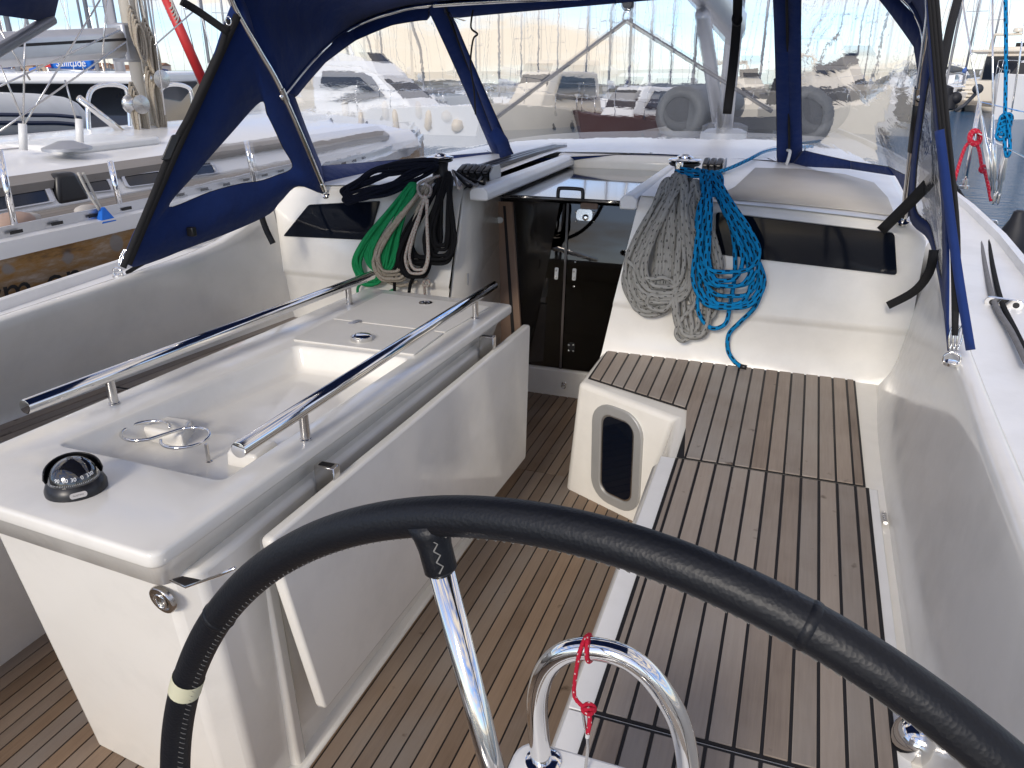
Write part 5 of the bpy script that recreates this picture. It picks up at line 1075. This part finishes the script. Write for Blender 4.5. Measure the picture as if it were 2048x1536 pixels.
# far rows of sailing boats: a forest of masts
rnd = random.Random(21); k = 0
HUES = ['white', 'cream', 'grey', 'navy']
for x_ in (20, 70, 175, 215, 320, 420, 455, 512, 640, 672, 735, 760, 822, 905, 960, 1010, 1045, 1085, 1120, 1178, 1225, 1262, 1305, 1345, 1392, 1520, 1625, 1668, 1702, 1740, 1775, 1812, 1905, 1932, 1975):
    D = rnd.uniform(48, 95); L_ = rnd.uniform(9, 12.5); a_ = rnd.choice((0, 1))
    d = hdir(x_); side_ = V(d.y, -d.x, 0); c0 = W(x_, D); dirb = (d*(1 if a_ else -1)+side_*rnd.uniform(-.25, .25)).normalized(); hu = rnd.choice([0, 0, 1, 2, 3])
    st0 = c0-dirb*L_/2; bw0 = c0+dirb*L_/2
    mats_ = ['white_paint', 'cream_paint', 'grey_paint', 'navy_paint']; cv = rnd.choice(['navy_canvas', 'white_plastic', 'blue_cover', 'grey_canvas'])
    nm = {'navy_canvas': 'navy', 'white_plastic': 'white', 'blue_cover': 'blue', 'grey_canvas': 'grey'}[cv]
    sailboat(V(st0.x, st0.y, c0.z), V(bw0.x, bw0.y, c0.z), '%s hulled sailboat with a %s sail cover in the far rows of masts' % (HUES[hu], nm), rnd.uniform(13, 17.5), mats_[hu], cv, 'far rows of moored sailboats', detail=True, mast_r=.085)

# ---------------------------------------------------------------- the worn wooden-hulled boat alongside to port
nb = empty('neighbour_sailboat', (-4.5, 4, WATER), 'old sailboat with a worn orange-brown hull moored alongside to port', 'sailboat')
NX = -3.0; NYs = [-3, -1.5, 0, 1.5, 3, 4.5, 6, 7.5, 8.6, 9.3]
def nhalf(Y): t = (Y-2.2)/7.2; return 1.72*(1-max(0, t)**2.5) if Y > 2.2 else 1.72-.03*max(0, 2.2-Y)
NC = NX-1.72
secs = []
for Y in NYs:
    h_ = max(.03, nhalf(Y)); secs.append([V(NC+h_, Y, .905), V(NC+h_+.02, Y, .55), V(NC+h_*.98, Y, .1), V(NC+h_*.85, Y, WATER-.3), V(NC-h_*.85, Y, WATER-.3), V(NC-h_, Y, .905)])
nh = MB().loft(secs).build('hull', 'worn_hull', nb, smooth=True)
MB().loft([[V(NC+nhalf(Y)+.012, Y, .868), V(NC+nhalf(Y)+.012, Y, .935), V(NC+nhalf(Y)-.10, Y, .95), V(NC+nhalf(Y)-.10, Y, .90)] for Y in NYs[:-1]]).build('covering_board', 'white_paint', nb, smooth=True)
tr_ = MB().loft([[V(NC+nhalf(Y)-.03, Y, .94), V(NC+nhalf(Y)-.03, Y, .985), V(NC+nhalf(Y)-.045, Y, .985), V(NC+nhalf(Y)-.075, Y, .955)] for Y in NYs[:-1]]).build('toe_rail', 'aluminium', nb, smooth=True)
for k in range(24):
    y_ = .9+k*.20; xx = NC+nhalf(y_)-.0295; MB().box((xx, y_, .952), (xx+.002, y_+.06, .966)).build('rail_slot', 'caulk', tr_)
text_mesh('hull_lettering', 'storm-on', .185, 'black_plastic', nh, PX(166, 549, NX+.022), (0, 1, -.03), (0, 0, 1), .001, 'RIGHT')
dk = MB()
dkb = MB().loft([[V(NC+nhalf(Y)-.09, Y, .935), V(NC-nhalf(Y)+.09, Y, .935)] for Y in NYs], closed=False).build('deck', 'caulk', nb)
for k in range(14):
    xa = NX-.12-.062*k
    MB().box((xa-.058, -2.0, .93), (xa, 5.2 if k < 6 else 4.6, .9385)).build('deck_plank', 'teak_old', dkb)
# its cabin trunk: side wall lies where the picture's wall foot meets the deck
w0, w1 = PZ(0, 437, .94), PZ(300, 379, .94); cx0 = (w0.x+w1.x)/2
ztop = PX(150, 345, cx0-.06).z
trunk = MB().loft([[V(cx0, y_, .93), V(cx0-.07, y_, ztop-.04), V(cx0-.12, y_, ztop), V(NC, y_, ztop+.09), V(2*NC-cx0, y_, ztop), V(2*NC-cx0, y_, .93)] for y_ in (.2, 2, 4, 6.4, 7.0)]).build('cabin_trunk', 'white_paint', nb, bevel=.02, seg=2, smooth=True)
MB().loft([[V(cx0-.055, y_, ztop-.055), V(cx0-.045, y_, ztop-.02), V(cx0-.10, y_, ztop+.012)] for y_ in (.2, 6.4)], closed=False).build('cabin_moulding', 'teak_old', nb, solid=.02)
for pxs in ([(-60, 392), (107, 371), (108, 402), (-60, 432)], [(132, 367), (226, 356), (227, 380), (134, 391)], [(248, 351), (330, 341), (332, 364), (250, 375)], [(352, 338), (440, 327), (441, 349), (354, 361)]):
    pw_ = [PX(x, y, cx0-.025) for x, y in pxs]; pw_ = [V(cx0-.07*(p.z-.93)/(ztop-.97)+.006, p.y, p.z) for p in pw_]
    o_ = rounded(pw_, .018, 3); c_ = sum(o_, V(0, 0, 0))/len(o_); i2 = [c_+(p-c_)*.86 for p in o_]
    mm = MB(); ring_part(mm, o_, i2, -.01, .010, V(1, 0, 0)); wf = mm.build('window_frame', 'aluminium', trunk, bevel=.002, seg=1); MB().prism([p+V(-.004, 0, 0) for p in i2], (.006, 0, 0)).build('window_pane', 'dark_window', wf)
for (a, b) in (((246, 436), (220, 322)), ((33, 470), (-2, 300)), ((520, 385), (500, 285))):
    A = PX(*a, NX-.06); B_ = PX(*b, NX-.06); MB().tube([A, B_], .0135, 12).build('stanchion', 'steel', nb, smooth='all')
for x_, y_, z_ in ((118, 300, 0), (60, 310, .3)): pass
hp_ = PZ(170, 292, ztop+.12); MB().prism(rrect(PZ(172, 296, ztop+.03), V(0, 1, 0), V(1, 0, 0), .75, .55, .06), (0, 0, .05)).build('deck_hatch', 'white_plastic', nb, bevel=.015, seg=2, smooth=True)
MB().lathe([(.13, 0), (.13, .015), (.09, .03), (.04, .05), (.001, .05)], PZ(135, 300, ztop+.07), (0, 0, 1), 20).build('vent_cowl', 'grey_alloy', nb, smooth=True)
bk = PZ(137, 404, .945); MB().loft([[bk+V(-.05, -.10, 0), bk+V(.05, -.10, 0), bk+V(.05, .10, 0), bk+V(-.05, .10, 0)], [bk+V(-.04, -.06, .15), bk+V(.04, -.06, .15), bk+V(.04, .05, .15), bk+V(-.04, .05, .15)]]).build('genoa_car', 'black_plastic', nb, bevel=.02, seg=2, smooth=True)
# mast wrapped in weathered rope, boom, rigging
NMX = -4.75; mb_ = PX(304, 292, NMX); mY = mb_.y
mast_n = MB().tube([V(NMX, mY, ztop), V(NMX, mY+.05, 12)], .066, 16).build('mast', 'cream_paint', nb, smooth='all')
rnd = random.Random(5)
for k in range(6):
    a_ = rnd.uniform(-.9, .9); z0, z1 = mb_.z+rnd.uniform(.0, .5), mb_.z+rnd.uniform(1.0, 2.6); r0 = .076+rnd.uniform(0, .035)
    P = [V(NMX+math.cos(a_+.15*math.sin(j))*r0*(1+.12*math.sin(j*1.7+k)), mY+math.sin(a_+.15*math.sin(j))*r0, z0+(z1-z0)*j/7) for j in range(8)]
    MB().tube(catmull(P, 3), rnd.uniform(.006, .010), 6).build('halyard', 'rope_white', mast_n, smooth='all')
for (x_, y_, r_, h_) in ((272, 225, .06, .42), (304, 190, .06, .40), (296, 90, .05, .36), (266, 50, .05, .25)):
    c_ = PX(x_, y_, NMX+.12); m = MB()
    for j in range(5): m.tube([c_+V(.0+.012*j, (r_+.01*math.sin(j*2))*math.cos(a)*.7, h_*.5*math.sin(a)-.03*j) for a in [q*2*math.pi/14 for q in range(14)]], .009, 6, closed=True)
    m.build('halyard_coil', 'rope_beige', mast_n, smooth='all')
for x_, y_ in ((262, 208), (303, 158)): MB().lathe([(.07, 0), (.075, .03), (.05, .06), (.05, .12), (.065, .14), (.001, .15)], PX(x_, y_, NMX+.1), (1, -.3, 0), 16).build('mast_winch', 'steel_dull', mast_n, smooth=True)
g_ = PX(238, 85, NMX); e_ = PX(-40, 102, NMX)
boom_n = MB().loft([[p+V(x_*.075, 0, z_*.10) for x_, z_ in ((-1, -.6), (-.6, -1), (.6, -1), (1, -.6), (1, .6), (.6, 1), (-.6, 1), (-1, .6))] for p in (g_, e_)]).build('boom', 'aluminium', nb, bevel=.01, seg=2, smooth=True)
MB().loft([[p+V(.0755, 0, .012), p+V(.0755, 0, .03), p+V(.078, 0, .03), p+V(.078, 0, .012)] for p in (g_, e_)]).build('boom_slot', 'caulk', boom_n)
MB().box(g_+V(-.08, -.02, -.13), g_+V(.08, .16, .13)).build('gooseneck', 'grey_alloy', boom_n, bevel=.02, seg=2, smooth=True)
for a, b in (((46, 250), (52, -20)), ((48, 250), (200, 0)), ((48, 246), (0, 130)), ((152, 240), (130, 160)), ((0, 262), (250, 85)), ((0, 172), (240, 60)), ((330, 230), (300, -20)), ((205, 110), (215, -20)), ((310, 90), (390, 20)), ((0, 60), (60, 160)), ((160, 285), (0, 300))):
    MB().tube([PX(*a, NMX+.4), PX(*b, NMX+.4)], .0055, 6).build('stay', 'steel_dull', nb, smooth='all')
for x_, y_, h_ in ((47, 300, .34), (160, 290, .30)):
    c_ = PX(x_, y_, NMX+.6); MB().tube([c_, PX(x_-2, y_-52, NMX+.6)], .022, 10).build('turnbuckle', 'white_plastic', nb, smooth='all')
for xs_ in ((176, 205, 252, 262), (318, 338, 380, 392)):
    P = [PX(xs_[0]+4, 290, NMX-.6), PX(xs_[0], 200, NMX-.6), PX(xs_[1]-8, 172, NMX-.6), PX(xs_[2]-10, 172, NMX-.6), PX(xs_[2]+4, 195, NMX-.6), PX(xs_[3], 290, NMX-.6)]
    MB().tube(catmull(P, 5), .018, 8).build('pulpit_hoop', 'steel', nb, smooth='all')
pole = MB().tube([PX(158, 196, NMX+.1), PX(272, 286, NMX+.1)], .024, 10).build('spinnaker_pole', 'steel', nb, smooth='all')
# pebbles and a blue scoop left on its deck
for (x_, y_, s_, mt, nm) in ((26, 444, .085, 'stone_b', 'reddish'), (54, 438, .055, 'stone_a', 'pale flat'), (172, 420, .05, 'stone_a', 'grey round'), (184, 416, .04, 'stone_b', 'small brown')):
    tag(MB().ball(PZ(x_, y_, .975), s_, 14, (.8, 1.2, .5)).build('pebble', mt, None, smooth='all'), '%s pebble lying on the grey teak deck of the old boat' % nm, 'stone', 'pebbles on the neighbouring deck')
sc0 = PX(208, 436, NX-.02); scp = empty('bailing_scoop', sc0, 'blue triangular scoop hanging on cords at the old boat\'s rail', 'scoop')
MB().loft([[sc0+V(-.02, -.04, -.02), sc0+V(.025, -.04, -.02), sc0+V(.025, .05, -.02), sc0+V(-.02, .05, -.02)], [sc0+V(-.006, -.008, .05), sc0+V(.006, -.008, .05), sc0+V(.006, .012, .05), sc0+V(-.006, .012, .05)]]).build('scoop', 'blue_cover', scp, bevel=.004, seg=2, smooth=True)
for dx in (-4, 6): MB().tube(catmull([PX(160+dx, 345, NX-.05), PX(180+dx, 385, NX-.04), PX(200+dx*.5, 420, NX-.02)], 4), .006, 6).build('cord', 'rope_white', scp, smooth='all')

# catamaran and tender beyond it
ct = empty('catamaran', W(150, 17), 'white catamaran with a long dark saloon window behind the old boat', 'catamaran')
cf = Frame(W(-60, 15), W(420, 22)); cL = cf.L
for s in (1, -1): hf = Frame(cf(-cL/2, s*2.4, 0), cf(cL/2, s*2.4, 0)); hull_mesh(hf, cL, 1.5, 1.3, 1.15).build('hull', 'white_paint', ct, smooth=True)
MB().prism([cf(-cL*.4, 2.3, 1.05), cf(cL*.2, 2.3, 1.05), cf(cL*.2, -2.3, 1.05), cf(-cL*.4, -2.3, 1.05)], (0, 0, .2)).build('bridgedeck', 'white_paint', ct, bevel=.05, seg=2, smooth=True)
cab(cf, -cL*.34, cL*.22, 4.2, 3.2, 1.2, 2.05, 1.3, .3, .25).build('saloon', 'dark_window', ct, bevel=.06, seg=2, smooth=True)
MB().prism([cf(-cL*.42, 2.2, 2.04), cf(cL*.10, 1.9, 2.04), cf(cL*.13, 0, 2.04), cf(cL*.10, -1.9, 2.04), cf(-cL*.42, -2.2, 2.04)], (0, 0, .16)).build('saloon_roof', 'white_paint', ct, bevel=.05, seg=3, smooth=True)
MB().tube([cf(0, 0, 2.1), cf(0, 0, 17)], .1, 8).build('mast', 'aluminium', ct, smooth='all'); wires(cf, ct, [((cL*.45, 0, 1.3), (0, 0, 16)), ((-.6, 2.4, 1.3), (0, 0, 15)), ((-.6, -2.4, 1.3), (0, 0, 15))])
sa, fa_ = sailboat(W(-120, 30), W(175, 28), 'sailboat with a blue boom cover bearing white lettering, one mast off', 15, cover='blue_cover', lettering='Sailitude', group='charter sailboats with blue boom covers', mx_=.02)
sb, fb_ = sailboat(W(60, 36), W(330, 33), 'sailboat with a blue boom cover bearing white lettering, behind the rope-wrapped mast', 16, cover='blue_cover', lettering='Sailitude', group='charter sailboats with blue boom covers', mx_=.0)
tn = empty('inflatable_tender', PD(60, 225, 9), 'grey inflatable tender with two navy stripes on the next deck', 'dinghy')
ta, tb_ = PD(-160, 232, 8.6), PD(128, 235, 9.6); tx = (tb_-ta).normalized(); ty = V(-tx.y, tx.x, 0)
for s in (0, 1):
    o_ = ty*(.9*s); P = [ta+o_, ta+tx*.9+o_, ta+tx*(tb_-ta).length*.8+o_, tb_+o_*.8-V(0, 0, .02)]
    tub = MB().tube(catmull(P, 6), .22, 18, radii=None).build('tube', 'tender_white', tn, smooth='all'); MB().ball(P[-1], .215, 16).build('tube_end', 'tender_white', tn, smooth='all')
    for dz in (.02, -.05): MB().tube([p-ty*.206+V(0, 0, dz) for p in catmull(P, 6)], .022, 8).build('stripe', 'navy_paint', tub, smooth='all')
MB().loft([[ta+tx*q+ty*.1-V(0, 0, .1), ta+tx*q+ty*.8-V(0, 0, .1), ta+tx*q+ty*.8+V(0, 0, .16), ta+tx*q+ty*.1+V(0, 0, .16)] for q in (.1, 1.6)]).build('cover', 'white_plastic', tn, bevel=.05, seg=2, smooth=True)
fs = empty('furled_staysail', PD(372, 90, 12), 'red furled sail slanting down behind the navy side panel', 'sail')
MB().tube([PD(325, -20, 12), PD(412, 176, 12)], .065, 10).build('roll', 'red_paint', fs, smooth='all')
for k in range(5): c_ = PD(336+3*k, 6+7*k, 11.95); MB().tube([c_+V(.07*math.cos(a), 0, .07*math.sin(a)) for a in [q*math.pi/6 for q in range(12)]], .012, 5, closed=True).build('sail_tie', 'rope_white', fs)

# ---------------------------------------------------------------- our own rig and foredeck gear
MX, MY = PY(1455, 200, 6.4).x, 6.4
MB().loft([[V(MX+.06*math.cos(a), MY+.10*math.sin(a), z_) for a in [k*2*math.pi/16 for k in range(16)]] for z_ in (roofz(MX, MY)-.02, 14)]).build('mast', 'aluminium', yacht, smooth='all')
MB().lathe([(.17, -.02), (.17, .05), (.12, .07)], V(MX, MY, roofz(MX, MY)), (0, 0, 1), 16).build('mast_collar', 'grey_alloy', yacht, smooth=True)
bm0 = PY(1470, 40, 6.25); bm1 = V(-1.05, 1.9, 2.62)
MB().loft([[p+V(x_*.085, 0, z_*.13) for x_, z_ in ((-1, -.5), (-.5, -1), (.5, -1), (1, -.5), (1, .5), (.5, 1), (-.5, 1), (-1, .5))] for p in (bm0, bm1)]).build('boom', 'aluminium', yacht, bevel=.02, seg=2, smooth=True)
MB().tube([PY(1406, 22, 5.2), PY(1438, 228, 6.3)], .045, 12).build('vang', 'grey_alloy', yacht, smooth='all'); MB().tube([PY(1424, 100, 5.6), PY(1440, 240, 6.32)], .03, 12).build('vang_rod', 'steel', yacht, smooth='all')
br = empty('mainsheet_bridle', PY(1254, 36, 5.0), 'grey two-legged mainsheet bridle hanging from its block ahead of the sprayhood', 'rigging')
bt = PY(1254, 36, 5.0)
for e_ in ((985, 238, 4.95), (1545, 218, 5.05)): MB().tube([bt, PY(*e_)], .012, 8).build('strop', 'rope_plain_grey', br, smooth='all')
MB().tube([bt+V(.022*math.cos(a), 0, .02+.028*math.sin(a)) for a in [k*math.pi/7 for k in range(14)]], .006, 6, closed=True).build('shackle', 'steel', br, smooth='all')
MB().prism(rrect(bt+V(0, 0, .115), V(1, 0, 0), V(0, 0, 1), .07, .13, .03), (0, .05, 0)).build('block', 'black_plastic', br, bevel=.01, seg=2, smooth=True)
MB().tube([bt+V(0, 0, .17), V(-.95, 4.6, 2.6)], .008, 6).build('sheet', 'rope_white', br)
dg = empty('foredeck_dinghy', PY(1500, 262, 7.6), 'grey inflatable dinghy lashed on the foredeck ahead of the mast', 'dinghy')
for (x_, y_, r_) in ((1361, 212, 48), (1641, 214, 51)):
    c_ = PY(x_, y_, 7.6); rr3 = (c_-EYE).length*r_/F*.98
    tb = MB().lathe([(rr3*.60, .02), (rr3*.62, .0), (rr3*.9, .0), (rr3, .06), (rr3, .25), (rr3, 1.9), (rr3*.8, 2.3), (rr3*.3, 2.5)], c_, V(-.02 if x_ > 1500 else .10, 1, 0), 28).build('tube', 'hypalon', dg, smooth='all')
    MB().lathe([(.001, .012), (rr3*.58, .012), (rr3*.60, .03)], c_, V(0, 1, 0), 24).build('tube_end', 'hypalon_dark', tb, smooth=True)
a_, b_ = PY(1361, 232, 7.85), PY(1641, 234, 7.85); MB().prism([a_+V(0, 0, -.12), b_+V(0, 0, -.12), b_+V(0, 0, .06), a_+V(0, 0, .06)], (0, .04, 0)).build('transom', 'hypalon_dark', dg, bevel=.01, seg=1)
# starboard shrouds, lifelines and the cords tied to them
base = PZ(1990, 402, .80)
for a, b in (((1990, 395), (1921, -20)), ((1996, 398), (2080, -150)), ((1986, 398), (1985, -20))):
    A, B_ = PY(*a, base.y), PY(*b, base.y); sh = MB().tube([A, B_], .0055, 8).build('shroud', 'steel', yacht, smooth='all'); d_ = (B_-A).normalized()
    MB().lathe([(.006, 0), (.013, .02), (.013, .10), (.020, .12), (.020, .34), (.013, .36), (.009, .50), (.006, .52)], A, d_, 12).build('turnbuckle', 'steel', sh, smooth=True)
    MB().prism(rrect(A, V(.3, 1, 0).normalized(), V(0, 0, 1), .05, .07, .01), (.01, 0, 0)).build('chainplate', 'steel', sh, bevel=.002, seg=1)
sA, sB = PZ(1928, 374, .82), PY(1960, 202, PZ(1928, 374, .82).y); st0 = MB().tube([sA, sB], .0135, 12).build('stanchion', 'steel', yacht, smooth='all'); MB().lathe([(.032, -.01), (.032, .008), (.018, .014), (.018, .05)], sA, sB-sA, 16).build('stanchion_base', 'steel', st0, smooth=True)
for a, b in (((1960, 204), (2100, 236)), ((1948, 262), (2100, 340))): MB().tube([PY(*a, sA.y), PY(*b, sA.y-1.2)], .004, 6).build('lifeline', 'steel', yacht)
m = MB(); yk = sA.y-.06; kn = PY(1950, 275, yk)
m.tube(catmull([PY(1906, 374, yk), PY(1918, 330, yk), PY(1932, 292, yk), PY(1948, 284, yk), PY(1958, 300, yk), PY(1964, 335, yk), PY(1970, 345, yk), PY(1976, 370, yk), PY(1982, 402, yk)], 6), .011, 8)
for r_, t_ in ((.04, 0), (.035, 70), (.03, 130)): m.tube([kn+_r*(r_*math.cos(a))+V(0, 0, r_*1.2*math.sin(a))+_fh*(.02*math.sin(a+t_)) for a in [q*math.pi/8 for q in range(16)]], .011, 8, closed=True)
kn2 = PY(1968, 338, yk); m.tube([kn2+_r*(.025*math.cos(a))+V(0, 0, .02*math.sin(a)) for a in [q*math.pi/6 for q in range(12)]], .012, 8, closed=True); tag(m.build('red_line', 'rope_red', None, smooth='all'), 'red cord knotted round the steel stanchion by the shrouds', 'rope')
m = MB(); m.tube(catmull([PY(2011, -30, base.y-.1), PY(2012, 120, base.y-.1), PY(2010, 230, base.y-.1), PY(2008, 260, base.y-.12), PY(2012, 310, base.y-.12), PY(2020, 300, base.y-.12), PY(2016, 240, base.y-.14), PY(2008, 226, base.y-.14)], 6), .011, 8)
kn3 = PY(2012, 238, base.y-.12)
for q_ in range(4): m.tube([kn3+V(0, 0, -.03*q_)+_r*(.035*math.cos(a))+V(0, 0, .03*math.sin(a)) for a in [q*math.pi/7 for q in range(14)]], .011, 8, closed=True)
tag(m.build('blue_line', 'rope_blue', None, smooth='all'), 'blue flecked rope knotted to the shroud turnbuckle', 'rope')
m = MB(); m.tube(catmull([PY(1918, -10, 3.6), PY(1900, 60, 3.5), PY(1882, 150, 3.4)], 4), .016, 8); tag(m.build('awning_pole', 'black_web', None, smooth='all'), 'black pole slanting up beside the sprayhood\'s starboard edge', 'pole')
fender(PZ(1994, 415, .70)+V(.14, 0, -.28), 'fender_black', 'black fender hung outside the shrouds', None, .085, .42); fender(PZ(2056, 400, .45)+V(.2, 0, -.1), 'navy_paint', 'navy fender hung over the starboard side further aft', None, .13, .7)

# ---------------------------------------------------------------- starboard side: pontoon and big motor yachts
pt = empty('pontoon', W(1950, 58), 'wooden pontoon on piles beyond the open water to starboard', 'pontoon')
pa, pb2 = W(1855, 62), W(2400, 52); pdv = (pb2-pa); pdv = V(pdv.x, pdv.y, 0); pl = pdv.length; pdv.normalize(); pn_ = V(-pdv.y, pdv.x, 0)
MB().prism([pa+V(0, 0, .45), pa+pdv*pl+V(0, 0, .45), pa+pdv*pl+pn_*2+V(0, 0, .45), pa+pn_*2+V(0, 0, .45)], (0, 0, .22)).build('deck', 'wood_dock', pt, bevel=.03, seg=1)
for k in range(14):
    q = pa+pdv*(.6+k*1.3); MB().tube([q+V(0, 0, -.6), q+V(0, 0, .5)], .13, 8).build('pile', 'rock', pt, smooth='all')
yF, fF = motor_yacht(W(2005, 62), W(2075, 78), 'cream flybridge motor yacht showing its stern steps beyond the pontoon', 4.4, 1.9, 2.4, 'cream_paint', canvas_=None, top=1.7)
MB().prism([fF(-fF.L*.30, -2.1, 3.55), fF(-fF.L*.30, 2.1, 3.55), fF(-fF.L*.48, 2.0, 3.65), fF(-fF.L*.48, -2.0, 3.65)], (0, 0, .16)).build('cockpit_overhang', 'cream_paint', yF, bevel=.04, seg=2, smooth=True)
MB().box((-.001, -.001, -.001), (.001, .001, .001))
for k in range(6): MB().prism([fF(-fF.L*.5-.5+.10*k, 1.2, .5+.22*k), fF(-fF.L*.5-.5+.10*k, 2.0, .5+.22*k), fF(-fF.L*.5+.2, 2.0, .5+.22*k), fF(-fF.L*.5+.2, 1.2, .5+.22*k)], (0, 0, .14)).build('stern_step', 'cream_paint', yF, bevel=.02, seg=1)
MB().prism([fF(-fF.L*.5-.02, -1.8, 2.0), fF(-fF.L*.5-.02, 1.0, 2.0), fF(-fF.L*.5-.02, 1.0, 3.4), fF(-fF.L*.5-.02, -1.8, 3.4)], fF.f*.04).build('saloon_door', 'dark_window', yF)
yH, fH = motor_yacht(W(2160, 58), W(2012, 50), 'white sports cruiser with its bow towards the open water to starboard', 3.6, 1.7, 2.3, 'white_paint', fly=False)
fender(fH(fH.L*.30, 1.1 if (EYE-fH.o).dot(fH.p) > 0 else -1.1, .9), 'fender_black', 'long black fender on the bow of the white sports cruiser', None, .22, 1.2)
for k, (x_, y_) in enumerate(((1903, 160), (1924, 183), (1914, 172))): fender(W(x_, 54, 0)+V(0, 0, .75+.4*(2-k)*.5), 'fender_black', ('upper long', 'round', 'lower long')[k]+' black fender at the end of the wooden pontoon', 'black fenders at the pontoon', .36, .9, ball=(k == 1))
ob = empty('outboard_motor', W(1966, 50, .4), 'grey outboard motor tilted up at the pontoon', 'outboard motor'); c_ = W(1966, 50, 1.15)
MB().ball(c_+V(0, 0, .35), .34, 14, (.8, .8, .75)).build('cowling', 'hypalon_dark', ob, smooth='all'); MB().tube([c_+V(0, 0, .2), c_+V(-.5, -.2, -.45), c_+V(-.9, -.3, -.75)], .09, 8).build('leg', 'hypalon_dark', ob, smooth='all')
for x_, D, lab in ((1898, 120, 'small white cruiser with dark windows far across the water'), (1925, 150, 'distant white motorboat beside the far masts')): motor_yacht(W(x_-14, D), W(x_+22, D+4), lab, 3.6, 1.3, 1.8, group=None)
